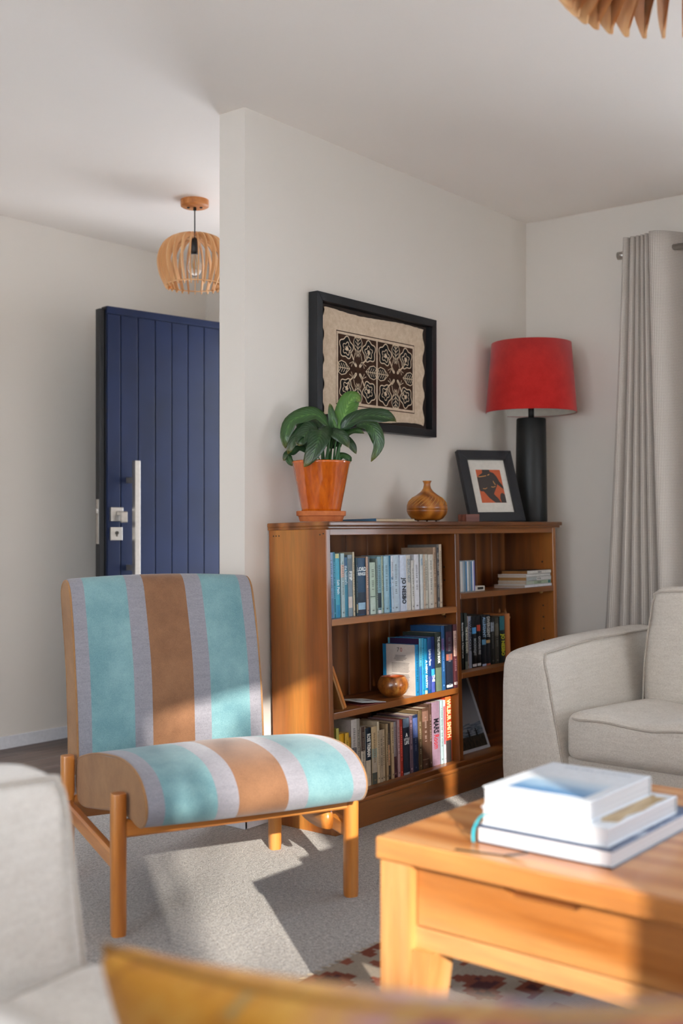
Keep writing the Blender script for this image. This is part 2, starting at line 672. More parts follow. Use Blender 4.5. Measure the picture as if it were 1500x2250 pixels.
window('window_1', 'X', -1.37, -0.643, 1.50, 0.0, 2.295, [0.45])
window('added_window_4', 'X', -1.37, 3.15, 4.45, 0.3, 1.25, [])  # unseen opening, added to brighten the right side of the room
window('window_2', 'Y', XB + 0.05, -1.15, 1.62, 0.0, 2.28, [0.235])
window('added_window_5', 'Y', -2.32, -1.0, 1.7, 0.0, 2.15, [0.35])  # unseen opening, added for more light from the left
window('window_3', 'Y', -2.32, 2.6, 3.9, 0.9, 1.6, [])
portal('sky_portal_front', (0.43, -1.40, 1.15), (math.radians(90), 0, 0), 2.1, 2.3)
portal('sky_portal_front_right', (3.8, -1.40, 0.78), (math.radians(90), 0, 0), 1.3, 0.95)
portal('sky_portal_right', (XB + 0.13, 0.235, 1.14), (math.radians(90), 0, math.radians(90)), 2.77, 2.28)
portal('sky_portal_left_front', (-2.34, 0.35, 1.08), (math.radians(90), 0, math.radians(-90)), 2.7, 2.15)
portal('sky_portal_left', (-2.34, 3.25, 1.25), (math.radians(90), 0, math.radians(-90)), 1.3, 0.7)
portal('sky_portal_door', (4.47, 3.43, 1.0), (math.radians(90), 0, math.radians(90)), 1.0, 2.0)

# ------------------------------------------------------------------ front door, standing open in the hall
DOOR_A = math.radians(-9.22)
t = NT('door_paint')
v = t.coords()
col = t.ramp(t.noise(v, 3, 2), [(0.3, '0b1732'), (0.7, '102044')])
t.bump(t.noise(v, 300, 2), 0.06, 0.0005)
M_DOOR = t.done(col, 0.45, 0, 0.25)
M_DOORDK = plain('14161b', 0.4)
door = bpy.data.objects.new('door_1', None)
COL.objects.link(door)
door.location = (3.368, 4.04, 0)
door.rotation_euler = (0, 0, DOOR_A)
tag(door, 'navy blue boarded front door standing open in the hallway', 'door', kind='structure')
boxo('door_core', (0.0, 0.945, 0.006, 0.046, 0.012, 2.0), M_DOORDK, door, 0.002)
boxo('door_edge', (-0.028, 0.0, 0.012, 0.050, 0.012, 1.988), M_DOORDK, door, 0.003)
xs = [0.0, 0.071, 0.164, 0.257, 0.349, 0.441, 0.534, 0.626, 0.718, 0.810, 0.902, 0.945]
for a, b in zip(xs, xs[1:]):
    boxo('board', (a + 0.0022, b - 0.0022, -0.004, 0.010, 0.012, 1.965), M_DOOR, door, 0.002, 2)
boxo('top_rail', (0.0, 0.945, -0.005, 0.010, 1.967, 2.0), M_DOOR, door, 0.002)
ph = boxo('pull_handle', (0.098, 0.126, -0.084, -0.058, 0.74, 1.30), M_STEEL, door, 0.0015)
boxo('handle_post', (0.100, 0.124, -0.060, -0.003, 1.20, 1.225), M_STEEL, ph, 0.001)
boxo('handle_post', (0.100, 0.124, -0.060, -0.003, 0.80, 0.825), M_STEEL, ph, 0.001)
lk = boxo('lock_plate', (0.014, 0.078, -0.016, -0.003, 1.025, 1.088), M_STEEL, door, 0.0015)
bm = bmesh.new()
box(bm, 0.042, 0.060, -0.050, -0.016, 1.050, 1.070, 0.004)
box(bm, 0.044, 0.078, -0.056, -0.040, 1.018, 1.070, 0.005)
obj('thumb_turn', bm, M_STEEL, lk)
ck = boxo('cylinder_plate', (0.014, 0.076, -0.013, -0.003, 0.938, 0.998), M_STEEL, door, 0.0015)
bm = bmesh.new()
tube(bm, [(0.046, -0.0135, 0.972), (0.046, -0.017, 0.972)], 0.008, 16)
box(bm, 0.043, 0.049, -0.016, -0.013, 0.955, 0.970)
obj('keyhole', bm, plain('4a4744', 0.3, 1.0), ck)
sp = boxo('strike_plate', (-0.0295, -0.0270, 0.020, 0.042, 0.922, 1.124), M_STEEL, door, 0.0005, 1)
boxo('latch', (-0.036, -0.028, 0.024, 0.038, 1.06, 1.082), plain('c9c4bd', 0.2, 1.0), sp, 0.002)

# ------------------------------------------------------------------ curtains
def curtain_mat():
    t = NT('curtain_weave')
    tc = t.n('TexCoord')
    mp = t.n('Mapping')
    mp.inputs['Scale'].default_value = (1, 1, 1)
    t.l(tc.outputs['UV'], mp.inputs['Vector'])
    sep = t.n('SeparateXYZ')
    t.l(mp.outputs['Vector'], sep.inputs[0])
    p = 2 * math.pi / 0.0125
    u = t.math('SINE', t.math('MULTIPLY', t.math('ADD', sep.outputs[0], sep.outputs[1]), p))
    w = t.math('SINE', t.math('MULTIPLY', t.math('SUBTRACT', sep.outputs[0], sep.outputs[1]), p))
    f = t.math('MULTIPLY', u, w)
    f = t.math('ADD', t.math('MULTIPLY', f, 0.5), 0.5)
    col = t.ramp(f, [(0.25, '958b82'), (0.7, 'd9d0c6')])
    t.bump(f, 0.3, 0.002)
    return t.done(col, 0.85, 0, 0.2, sheen=0.2)


M_CURTAIN = curtain_mat()


def cloth_sheet(name, path_fn, z_top, z_bot, nz, mat, parent, thick=0.003):
    """path_fn(f, z01) gives plan points (x, y); builds a hanging sheet with real thickness and UVs in metres."""
    bm = bmesh.new()
    uvl = bm.loops.layers.uv.new('UVMap')
    rows = []
    for k in range(nz + 1):
        g = k / nz
        z = z_top + (z_bot - z_top) * g
        pts = path_fn(g)
        rows.append(([bm.verts.new((p[0], p[1], z)) for p in pts], z))
    n = len(rows[0][0])
    s = [0.0]
    for i in range(1, n):
        a, b = rows[nz // 2][0][i - 1].co, rows[nz // 2][0][i].co
        s.append(s[-1] + (a - b).length)
    for k in range(nz):
        for i in range(n - 1):
            q = [(rows[k][0][i], s[i], rows[k][1]), (rows[k][0][i + 1], s[i + 1], rows[k][1]),
                 (rows[k + 1][0][i + 1], s[i + 1], rows[k + 1][1]), (rows[k + 1][0][i], s[i], rows[k + 1][1])]
            f = bm.faces.new([x[0] for x in q])
            for lp, x in zip(f.loops, q):
                lp[uvl].uv = (x[1], x[2])
    o = obj(name, bm, mat, parent, True, recalc=False)
    md = o.modifiers.new('thickness', 'SOLIDIFY')
    md.thickness = thick
    return o


ROD_X = 4.55


def right_curtain():
    root = thing('curtain', 'grey dotted-weave eyelet curtain drawn to the side beside the red-shaded lamp', 'curtain', (ROD_X, 2.0, 0.02))
    #      y of each fold peak towards the room, at the top and at the hem
    top = [2.062, 2.030, 2.008, 1.988, 1.966, 1.936, 1.70, 1.60, 1.52, 1.45, 1.39]
    bot = [2.155, 2.082, 2.030, 1.972, 1.928, 1.870, 1.70, 1.61, 1.53, 1.46, 1.40]
    amp_t = [0.038, 0.036, 0.036, 0.038, 0.044, 0.066, 0.06, 0.06, 0.06, 0.06, 0.06]

    def path(g):
        e = g ** 1.1
        pts = []
        y_a, g_a = top[0] + (bot[0] - top[0]) * e, (top[0] - top[1]) + ((bot[0] - bot[1]) - (top[0] - top[1])) * e
        for k in range(8):
            ph = -math.pi * 0.9 * (1 - k / 8)
            pts.append((-amp_t[0] * (1 + 0.15 * g) * math.cos(ph) + 0.004 * math.sin(5 * g), y_a - g_a * ph / (2 * math.pi) - 0.21 * g_a * math.sin(ph) - 2.0))
        for i in range(len(top)):
            y = top[i] + (bot[i] - top[i]) * e
            yn = (top[i + 1] + (bot[i + 1] - top[i + 1]) * e) if i + 1 < len(top) else y - 0.05
            a = amp_t[i] * (1 + 0.15 * g)
            gap = y - yn
            # bulge towards the room, then tuck back
            bb = 0.21 if gap < 0.12 else 0.06
            an = (amp_t[i + 1] if i + 1 < len(top) else amp_t[i]) * (1 + 0.15 * g)
            for k in range(18):
                ph = k / 18 * 2 * math.pi
                yy = y - gap * (k / 18) - bb * gap * math.sin(ph)
                xx = -(a + (an - a) * k / 18) * math.cos(ph) + 0.004 * math.sin(5 * g + i)
                pts.append((xx, yy - 2.0))
        return pts

    cloth_sheet('curtain_cloth', path, 2.205, 0.0, 34, M_CURTAIN, root)
    for yy in (1.872,):
        bm = bmesh.new()
        tube(bm, [(-0.002 + 0.030 * math.cos(a) * 0.88, yy - 2.0 - 0.030 * math.cos(a) * 0.47, 2.14 + 0.030 * math.sin(a)) for a in [2 * math.pi * i / 28 for i in range(28)]], 0.0045, 8, True)
        obj('eyelet_ring', bm, M_STEEL, root, True)
    return root


right_curtain()
rod = thing('curtain_rod', 'brushed metal curtain rod above the right-hand window', 'curtain rod', (ROD_X, 2.105, 2.16))
bm = bmesh.new()
tube(bm, [(0, 0, 0), (0, -3.15, 0)], 0.0135, 20)
obj('rod_tube', bm, M_STEEL, rod, True)
bm = bmesh.new()
tube(bm, [(0, 0.004, 0), (0, -0.035, 0)], 0.0165, 24)
obj('end_cap', bm, M_STEEL, rod, True)
for yy in (-0.012 - 0.08, -2.95):
    bm = bmesh.new()
    tube(bm, [(0, yy, 0), (0.045, yy, 0), (0.098, yy, 0)], 0.008, 12)
    tube(bm, [(0.090, yy, 0), (0.098, yy, 0)], 0.025, 20)
    obj('bracket', bm, M_STEEL, rod, True)


def front_curtain(label, left, right):
    """Curtain on the garden window behind the camera; left/right give the edges at relative drop g."""
    root = thing('curtain', label, 'curtain', (left(0), -1.15, 0.02), group='curtains of the garden window')

    def path(g):
        a, b = left(g), right(g)
        pts = []
        for k in range(61):
            f = k / 60
            pts.append((a + (b - a) * f - left(0), 0.028 * math.cos(f * 6 * 2 * math.pi)))
        return pts

    cloth_sheet('curtain_cloth', path, 2.30, 0.0, 24, M_CURTAIN, root)
    return root


def flare(z_pts):
    def f(g):
        z = 2.32 - 2.30 * g
        for (z0, x0), (z1, x1) in zip(z_pts, z_pts[1:]):
            if z <= z0 and z >= z1:
                return x0 + (x1 - x0) * (z0 - z) / (z0 - z1)
        return z_pts[-1][1]
    return f


front_curtain('grey dotted-weave curtain at the middle of the garden window', lambda g: 0.293, flare([(2.4, 0.70), (1.98, 0.73), (1.70, 1.00), (0, 1.02)]))
front_curtain('grey dotted-weave curtain at the sofa end of the garden window', flare([(2.4, 1.10), (1.98, 1.09), (1.70, 1.06), (0, 1.05)]), lambda g: 1.62)

# shelf rows: x from the left of the bookcase, thickness, height, cover, title, title colour, spine bands, description
UPPER_LEFT = [
    (0.0556, 0.0216, 0.219, '8aa6c8', '', '', [(0, 0.3, '4f7396'), (0.3, 0.5, '6b93b4')], 'pale lilac-blue paperback'),
    (0.0779, 0.0121, 0.220, '1d7289', '', '', [], 'thin dark teal book'),
    (0.0904, 0.0231, 0.214, '3fa3bb', 'Salt Path|.48|.36', 'e6f2f2', [(0.93, 1, 'c9c487'), (0.0, 0.2, '1183ad')], 'turquoise book with cream top band'),
    (0.1160, 0.0201, 0.215, '9fb6b8', '', '', [(0.62, 0.82, 'd3a793')], 'grey-green book with peach patch'),
    (0.1366, 0.0218, 0.201, '2f7f99', "the husband's|.70|.45", 'd9e6ea', [(0.8, 1, '2c587d')], 'slim blue paperback with white lettering'),
    (0.1594, 0.0250, 0.209, '77868e', 'FTIP|.66|.2', 'e9ece9', [(0.14, 0.32, 'c9bdb5'), (0.72, 0.94, '59666c')], 'grey book with bold white letters'),
    (0.1855, 0.0106, 0.218, 'b7a98e', '', '', [], 'thin cream book'),
    (0.1976, 0.0106, 0.198, '12303b', '', '', [(0.05, 0.2, '8f8364')], 'thin black-teal book'),
    (0.2087, 0.0469, 0.197, '14405e', 'LORD\nRINGS', 'dfe6e8', [(0.02, 0.1, '22293c'), (0.1, 0.22, '8fb0c6'), (0.22, 0.4, '1a2a3a')], 'thick dark blue novel with white title'),
    (0.2564, 0.0109, 0.201, 'b3917d', '', '', [], 'thin tan book'),
    (0.2679, 0.0086, 0.199, '4a5459', '', '', [], 'very thin slate grey book'),
    (0.2791, 0.0329, 0.180, 'a9bba9', '', '', [(0.33, 0.345, '3b4a44'), (0.0, 0.3, 'b4c4b8')], 'short pale green book with ochre edge'),
    (0.3127, 0.0098, 0.193, '6f7d74', '', '', [], 'thin grey-green book'),
    (0.3231, 0.0240, 0.199, '7fa3ad', '', '', [(0.1, 0.36, '1d3442'), (0, 0.06, 'd6d8d8')], 'pale blue book with dark hill picture'),
    (0.3479, 0.0108, 0.201, '9aa590', '', '', [], 'thin sage green book'),
    (0.3595, 0.0309, 0.200, '95b7c4', '', '', [(0.06, 0.28, '8fb2bf')], 'powder blue book with black figure'),
    (0.3910, 0.0109, 0.201, '0c6485', '', '', [], 'thin deep teal-blue book'),
    (0.4025, 0.0149, 0.201, 'c9cdd4', '', '', [(0.58, 0.62, '45718f'), (0, 0.58, 'a9bfd0')], 'white book with blue stripe'),
    (0.4212, 0.0334, 0.202, 'b9c9d4', '', '', [], 'very pale blue book'),
    (0.4562, 0.0384, 0.201, 'c4cddd', 'JO NESBO|.36|.50', '15202b', [], 'white novel with bold black lettering'),
    (0.4986, 0.0286, 0.200, 'cdc7bd', 'SHIRTING NEW|.72|.44', '8d99a0', [], 'ivory book with grey title'),
    (0.5280, 0.0193, 0.181, 'c0bdb6', '', '', [], 'short off-white book'),
    (0.5491, 0.0303, 0.202, 'cfcfd4', '', '', [], 'clean white paperback'),
    (0.5847, 0.0201, 0.202, 'c6c8c6', 'the story|.86|.18', '5f93b8', [], 'ivory book with small blue lettering'),
    (0.6060, 0.0113, 0.201, 'bda68f', '', '', [], 'thin beige book'),
    (0.6179, 0.0227, 0.201, 'c3bfb2', '', '', [], 'cream book with faded title'),
    (0.6415, 0.0335, 0.200, 'c6c0b4', '', '', [], 'thick cream book'),
    (0.6759, 0.0204, 0.226, 'a78b72', '', '', [], 'tall light brown book'),
    (0.6976, 0.0129, 0.237, '6c6660', '', '', [(0.1, 0.16, '1c1c20'), (0.3, 0.36, '1c1c20'), (0.5, 0.58, '1c1c20'), (0.7, 0.78, '1c1c20'), (0.86, 0.95, '1c1c20')], 'tall black and white patterned book'),
    (0.7111, 0.0173, 0.237, 'b39f88', '', '', [], 'tall cream book'),
]
MIDDLE_LEFT = [
    (0.4958, 0.0244, 0.183, '1b6f9a', '', '', [], 'blue booklet with white printed cover'),
    (0.5210, 0.0179, 0.204, '4f9ab2', '', '', [(0, 0.5, '1f5fa5')], 'aqua and blue book with purple cover'),
    (0.5398, 0.0151, 0.203, '2d8fb4', '', '', [], 'thin sky blue book'),
    (0.5558, 0.0182, 0.200, '1d7fa8', 'A NEW EARTH|.36|.55', 'eef4f4', [(0.0, 0.06, 'd8c59a')], 'cyan book with white lettering'),
    (0.5749, 0.0233, 0.203, '15467c', 'Lynda La Plante|.64|.42', 'e8ecf4', [(0.06, 0.3, '3b4a86')], 'royal blue paperback with white lettering'),
    (0.5994, 0.0280, 0.203, '1d2f66', 'THE|.25|.12', 'dfe6f4', [(0.3, 0.42, '3aa0d2'), (0, 0.3, '4a56a4')], 'indigo paperback with cyan flash'),
    (0.6286, 0.0426, 0.217, '2c352f', 'THE ABSOLUTE BOOK|.70|.46', 'e8ece6', [(0, 0.4, '5c6a57')], 'thick dark green hardback'),
    (0.6722, 0.0220, 0.239, '214e7c', '', '', [(0.62, 0.8, '6c4b7c')], 'slim steel blue book'),
    (0.6951, 0.0456, 0.239, '1d2230', '', '', [(0.45, 0.55, '9c5a4a'), (0.6, 0.9, '4a2f3e'), (0.03, 0.07, 'c9d0d4')], 'thick navy book with rust lettering'),
    (0.7485, 0.0363, 0.239, '5a2f35', '', '', [(0.5, 0.9, 'c9a898'), (0.05, 0.09, 'd8cfc8')], 'maroon book with pale title strip'),
]
LOWER_LEFT = [
    (0.0661, 0.0144, 0.220, 'b5ad55', '', '', [], 'lime yellow book'),
    (0.0812, 0.0296, 0.198, 'd39a14', '', '', [(0.55, 0.7, '2b2412')], 'bright yellow book'),
    (0.1116, 0.0214, 0.198, 'c69a2c', '', '', [(0.5, 0.75, 'c9ccd2')], 'mustard and white book'),
    (0.1337, 0.0139, 0.181, 'a8741c', '', '', [], 'short ochre book'),
    (0.1485, 0.0305, 0.237, 'b4aaa2', '', '', [(0.42, 0.6, '4c4a50')], 'stone white book with oval portrait'),
    (0.1798, 0.0189, 0.236, '8e8478', '', '', [], 'taupe book'),
    (0.1997, 0.0255, 0.206, 'b8ab98', '', '', [(0.6, 1, '3a2418')], 'small book with dark brown picture'),
    (0.2262, 0.0314, 0.198, '14222e', 'ROSE TREMAIN|.70|.42', 'e6e2d6', [(0, 0.44, 'c0b09a')], 'navy and cream book'),
    (0.2587, 0.0324, 0.198, 'bda27a', '', '', [(0, 0.2, '474a42'), (0.2, 0.46, 'a89a88'), (0.46, 0.62, '8d9688')], 'sandy landscape paperback'),
    (0.2921, 0.0132, 0.212, 'c0ad90', '', '', [], 'tall cream book'),
    (0.3063, 0.0180, 0.181, 'a39078', '', '', [], 'beige book'),
    (0.3251, 0.0163, 0.180, 'b8a284', '', '', [], 'cream pages book'),
    (0.3425, 0.0134, 0.197, 'a08664', '', '', [], 'tan book with dark edge'),
    (0.3568, 0.0149, 0.196, '3a2c22', '', '', [(0.25, 0.62, 'c28f66')], 'black and orange book'),
    (0.3727, 0.0152, 0.199, 'b99d78', '', '', [], 'straw coloured book'),
    (0.3891, 0.0203, 0.198, '4a2227', '', '', [(0.38, 1, '8f8a8c')], 'maroon and grey book'),
    (0.4104, 0.0132, 0.202, 'b08c8c', '', '', [], 'dusty pink book'),
    (0.4248, 0.0178, 0.201, 'a83422', '', '', [], 'narrow red book'),
    (0.4437, 0.0410, 0.201, '252a38', 'A\nLITTLE\nLIFE', 'f0f0ee', [(0.84, 1, '66788c'), (0.0, 0.04, '8a8f98')], 'black photo cover novel with white title'),
    (0.4858, 0.0222, 0.206, '6c5560', '', '', [], 'speckled mauve book'),
    (0.5092, 0.0328, 0.205, '1f2c48', '', '', [(0.6, 0.95, '4a5a8c')], 'navy blue paperback'),
    (0.5437, 0.0250, 0.218, '5c4a32', '', '', [], 'worn olive-brown hardback'),
    (0.5699, 0.0425, 0.222, '52392c', '', '', [(0.15, 0.16, 'a08c78'), (0.78, 0.95, '7a5a4c')], 'old brown leather book with ribbed spine'),
    (0.6136, 0.0185, 0.233, '4a3328', '', '', [], 'ragged brown book'),
    (0.6333, 0.0545, 0.236, '8a7080', 'MARS Room|.50|.5', '1d1a22', [], 'mauve novel with black and red title'),
    (0.6889, 0.0178, 0.237, '9fb3b4', '', '', [], 'pale aqua book'),
    (0.7080, 0.0136, 0.236, 'c4c0c4', '', '', [(0.3, 0.9, 'b8293a'), (0.0, 0.15, 'd8dcdc')], 'white book with red lettering'),
    (0.7234, 0.0415, 0.247, 'b84022', 'WILBUR SMITH|.66|.62', 'f2d8a0', [(0, 0.33, '3c3634'), (0.9, 1, 'cf6a34')], 'orange-red novel with gold lettering'),
]
MIDDLE_RIGHT = [
    (0.8851, 0.0217, 0.220, '15201f', 'Marianne Williamson  A Return to Love', 'dfe5e5', [], 'black book with long white title'),
    (0.9078, 0.0215, 0.220, '2c3632', 'THE BONE GARDEN|.52|.46', 'dcdcc8', [(0, 0.14, '6c746a')], 'dark green-black book'),
    (0.9303, 0.0096, 0.207, '9c8478', '', '', [], 'thin buff coloured book'),
    (0.9413, 0.0248, 0.205, '848a9c', 'WAINSCOTT|.62|.6', '20242c', [], 'grey-blue book with black lettering'),
    (0.9681, 0.0339, 0.203, '101318', 'MOCKINGJAY|.40|.32', '9fa6ac', [(0.66, 0.78, '4a90c4'), (0.02, 0.07, 'c9ccd0')], 'black novel with blue bird emblem'),
    (1.0033, 0.0308, 0.203, '131317', 'CATCHING FIRE|.42|.38', 'a6a6a8', [(0.7, 0.82, 'b0402c'), (0.02, 0.07, 'c9ccd0')], 'black novel with red emblem'),
    (1.0355, 0.0340, 0.203, '10161f', 'ALLEGIANT|.76|.42', '8fb0d0', [(0.42, 0.52, '5a90b4'), (0, 0.04, 'a9b8d8')], 'black novel with pale blue lettering'),
    (1.0708, 0.0365, 0.202, '14181e', 'DIVERGENT|.76|.42', 'b8b4ac', [(0.44, 0.5, 'b8935a'), (0, 0.03, 'a8503c')], 'black novel with amber emblem'),
    (1.1094, 0.0284, 0.189, '1c1c18', '', '', [(0.7, 0.9, '8a94a0')], 'dark book with white picture'),
    (1.1392, 0.0337, 0.189, '38342a', '', '', [(0.6, 0.85, '5a5444')], 'dark olive book'),
    (1.1751, 0.0422, 0.190, '101c1e', 'JO NESBO|.38|.5', 'c9c42c', [(0.7, 1, '2c6a74')], 'black book with yellow lettering'),
]

# ------------------------------------------------------------------ bookcase (leans back a little against the wall)
LEAN = -math.atan(0.026)
BC = Matrix.Translation((2.872, 2.325, 0.0)) @ Matrix.Rotation(LEAN, 4, 'X')
bc = thing('bookcase', 'low honey-brown pine bookcase with two bays of shelves against the white wall', 'bookcase', matrix=BC)
DEP, BW = 0.252, 1.573
SIDE_T = 0.022


def bcbox(name, dims, mat, bevel=0.002):
    return boxo(name, dims, mat, bc, bevel, 2)


s_l = bcbox('side_panel', (0.0, SIDE_T, 0.0, DEP, 0.0, 0.998), M_PINE_V, 0.003)
bcbox('side_panel', (1.548, BW, 0.0, DEP, 0.0, 0.998), M_PINE_V, 0.003)
bcbox('divider', (0.776, 0.802, 0.003, DEP - 0.014, 0.115, 0.977), M_PINE_V)
top = bmesh.new()
box(top, -0.004, BW + 0.026, -0.020, DEP + 0.004, 1.006, 1.022, 0.004, 2)
box(top, -0.002, BW + 0.018, -0.012, DEP + 0.004, 0.997, 1.007, 0.003, 2)
obj('top_board', top, M_PINE_H, bc)
bcbox('top_rail', (SIDE_T, 1.548, 0.002, 0.022, 0.976, 0.998), M_PINE_H)
for x0, x1, z in ((SIDE_T, 0.776, 0.700), (SIDE_T, 0.776, 0.394), (0.802, 1.548, 0.747), (0.802, 1.548, 0.445)):
    bcbox('shelf', (x0 + 0.001, x1 - 0.001, 0.001, DEP - 0.014, z - 0.022, z), M_PINE_H)
bcbox('bottom_shelf', (SIDE_T, 1.548, -0.006, DEP - 0.014, 0.093, 0.115), M_PINE_H, 0.004)
bm = bmesh.new()
box(bm, 0.0, BW, -0.016, 0.006, 0.0, 0.090, 0.002)
tube(bm, [(0.0, -0.012, 0.090), (BW, -0.012, 0.090)], 0.0085, 10)
obj('plinth', bm, M_PINE_H, bc)
x = SIDE_T
while x < 1.545:
    x1 = min(x + 0.128, 1.548)
    bm = bmesh.new()
    box(bm, x + 0.0012, x1 - 0.0012, DEP - 0.014, DEP - 0.004, 0.0, 0.995, 0.0035, 1)
    obj('backing_board', bm, M_PINE_B, bc)
    x = x1
# shelf pegs, peg holes and old nail holes
for sx, zs in ((0.776, (0.672,)), (1.548, (0.719,))):
    for z in zs:
        bm = bmesh.new()
        tube(bm, [(sx - 0.012, 0.06, z), (sx, 0.06, z)], 0.006, 10)
        obj('shelf_peg', bm, plain('c29a62', 0.5), bc, True)
for z in (0.66, 0.61, 0.56, 0.51, 0.80, 0.85):
    for sx in (1.548, 0.776):
        bm = bmesh.new()
        tube(bm, [(sx - 0.0006, 0.055, z), (sx + 0.0004, 0.055, z)], 0.004, 8)
        obj('peg_hole', bm, M_BLACK, bc)
for y, z in ((0.012, 0.982), (0.026, 0.979), (0.205, 0.978), (0.218, 0.978), (0.230, 0.978)):
    bm = bmesh.new()
    tube(bm, [(-0.0005, y, z), (0.0004, y, z)], 0.0025, 8)
    obj('nail_hole', bm, M_BLACK, bc)


def at_bc(x, y, z, rz=0.0):
    """World matrix for something standing in or on the bookcase."""
    return BC @ Matrix.Translation((x, y, z)) @ Matrix.Rotation(rz, 4, 'Z')


# ------------------------------------------------------------------ books
ORD = ['first', 'second', 'third', 'fourth', 'fifth', 'sixth', 'seventh', 'eighth', 'ninth', 'tenth', 'eleventh', 'twelfth', 'thirteenth',
       'fourteenth', 'fifteenth', 'sixteenth', 'seventeenth', 'eighteenth', 'nineteenth', 'twentieth', 'twenty-first', 'twenty-second',
       'twenty-third', 'twenty-fourth', 'twenty-fifth', 'twenty-sixth', 'twenty-seventh', 'twenty-eighth', 'twenty-ninth', 'thirtieth']


def cover_mat(c):
    return plain(c, 0.42, 0, 0.45, 0.10, 90.0)


def make_book(label, group, m, t, h, d, cover, title='', tcol='', bands=(), board=0.0016, left_cover=None):
    """Upright book: spine towards -y, t thick along x, h tall, d deep."""
    root = thing('book', label, 'book', matrix=m, group=group)
    bm = bmesh.new()
    b = min(board, t * 0.18)
    box(bm, 0, b, 0.001, d, 0, h)
    box(bm, t - b, t, 0.001, d, 0, h)
    # gently rounded spine
    n = 6
    sec = []
    for i in range(n + 1):
        f = i / n
        sec.append((t * f, 0.0022 - 0.0022 * math.sin(math.pi * f)))
    sec += [(t, 0.0035), (0, 0.0035)]
    loft(bm, [[(a, y, 0) for a, y in sec], [(a, y, h) for a, y in sec]])
    obj('cover', bm, cover_mat(cover), root)
    boxo('page_block', (b, t - b, 0.0035, d - 0.002, 0.001, h - 0.0015), M_PAGES, root)
    for f0, f1, c in bands:
        bm = bmesh.new()
        sec = [(t * (0.04 + 0.92 * i / n), 0.0018 - 0.0022 * math.sin(math.pi * (0.04 + 0.92 * i / n))) for i in range(n + 1)]
        sec2 = [(a, y + 0.0012) for a, y in reversed(sec)]
        loft(bm, [[(a, y, h * f0) for a, y in sec + sec2], [(a, y, h * f1) for a, y in sec + sec2]])
        obj('spine_band', bm, cover_mat(c), root)
    if title:
        tm = plain(tcol, 0.5)
        body, cen, span = (title.split('|') + ['.52', '.86'])[:3]
        cen, span = float(cen), float(span)
        if '\n' in body:
            z_ = h * (0.74 if body.startswith('A') else 0.84)
            for ln in body.split('\n'):
                sz = min(t * 1.02 / (0.62 * len(ln)), t * 0.46)
                text(root, 'spine_title', ln, sz, (t / 2, -0.0013, z_ - sz * 0.4), (1, 0, 0), (0, 0, 1), tm, bold=0.03)
                z_ -= sz * 0.95
        else:
            sz = t * 0.84
            xs_ = min(1.0, h * span / (0.60 * len(body) * sz))
            sz = min(sz, h * span / (0.60 * len(body)) * 2.2)
            xs_ = min(1.0, h * span / (0.60 * len(body) * sz))
            words = body.split(' ') if body == 'MARS Room' else [body]
            z_ = h * (cen + span / 2)
            for k_, wd in enumerate(words):
                ln_ = h * span * (len(wd) + 0.3) / sum(len(x_) + 0.3 for x_ in words)
                text(root, 'spine_title', wd, sz, (t / 2, -0.0013, z_ - ln_ / 2), (0, 0, -1), (1, 0, 0), tm if k_ == 0 else plain('b0242e', 0.5), bold=0.03 if wd.isupper() else 0.01, xs=xs_)
                z_ -= ln_
    elif t > 0.009:
        # small unreadable print: a row of ticks down the spine
        rnd = random.Random(label)
        c = lin(cover)
        dark = (c[0] + c[1] + c[2]) / 3 > 0.16
        bm = bmesh.new()
        z = h * rnd.uniform(0.80, 0.92)
        z_end = h * rnd.uniform(0.25, 0.45)
        w = t * rnd.uniform(0.22, 0.36)
        while z > z_end:
            dz = rnd.uniform(0.003, 0.006)
            box(bm, t / 2 - w / 2, t / 2 + w / 2, -0.0008, 0.0004, z - dz * 0.6, z)
            z -= dz * (1.25 if rnd.random() > 0.15 else 2.6)
        box(bm, t / 2 - w / 2, t / 2 + w / 2, -0.0008, 0.0004, h * 0.06, h * 0.085)
        tc = [x * 0.42 for x in c[:3]] if dark else [min(1, x * 2.2 + 0.10) for x in c[:3]]
        key = ('tick', cover)
        if key not in MATS:
            MATS[key] = plain(tuple(tc), 0.6)
        tag(obj('spine_print', bm, MATS[key], root), kind='stuff')
    return root


def shelf_row(rows, shelf, group, y, z, depths, xmax=9.0):
    out = []
    for i, (x, t, h, cover, title, tcol, bands, desc) in enumerate(rows):
        t = min(t, xmax - x)
        rnd = random.Random(i * 31 + len(rows))
        d = depths[0] + (depths[1] - depths[0]) * rnd.random()
        yy = y + rnd.uniform(-0.002, 0.004)
        out.append(make_book('%s, %s from the left on the %s' % (desc, ORD[i], shelf), group, at_bc(x, yy, z), t * 0.985, h, d, cover, title, tcol, bands))
    return out


row_a = shelf_row(UPPER_LEFT, 'upper left shelf', 'books on the upper left shelf', 0.035, 0.7004, (0.125, 0.15))
row_b = shelf_row(MIDDLE_LEFT, 'middle left shelf', 'books on the middle left shelf', 0.003, 0.3944, (0.13, 0.155), 0.7745)
row_c = shelf_row(LOWER_LEFT, 'bottom left shelf', 'books on the bottom left shelf', 0.028, 0.1154, (0.125, 0.155), 0.7745)
row_r = shelf_row(MIDDLE_RIGHT, 'middle right shelf', 'books on the middle right shelf', 0.055, 0.4454, (0.125, 0.145))

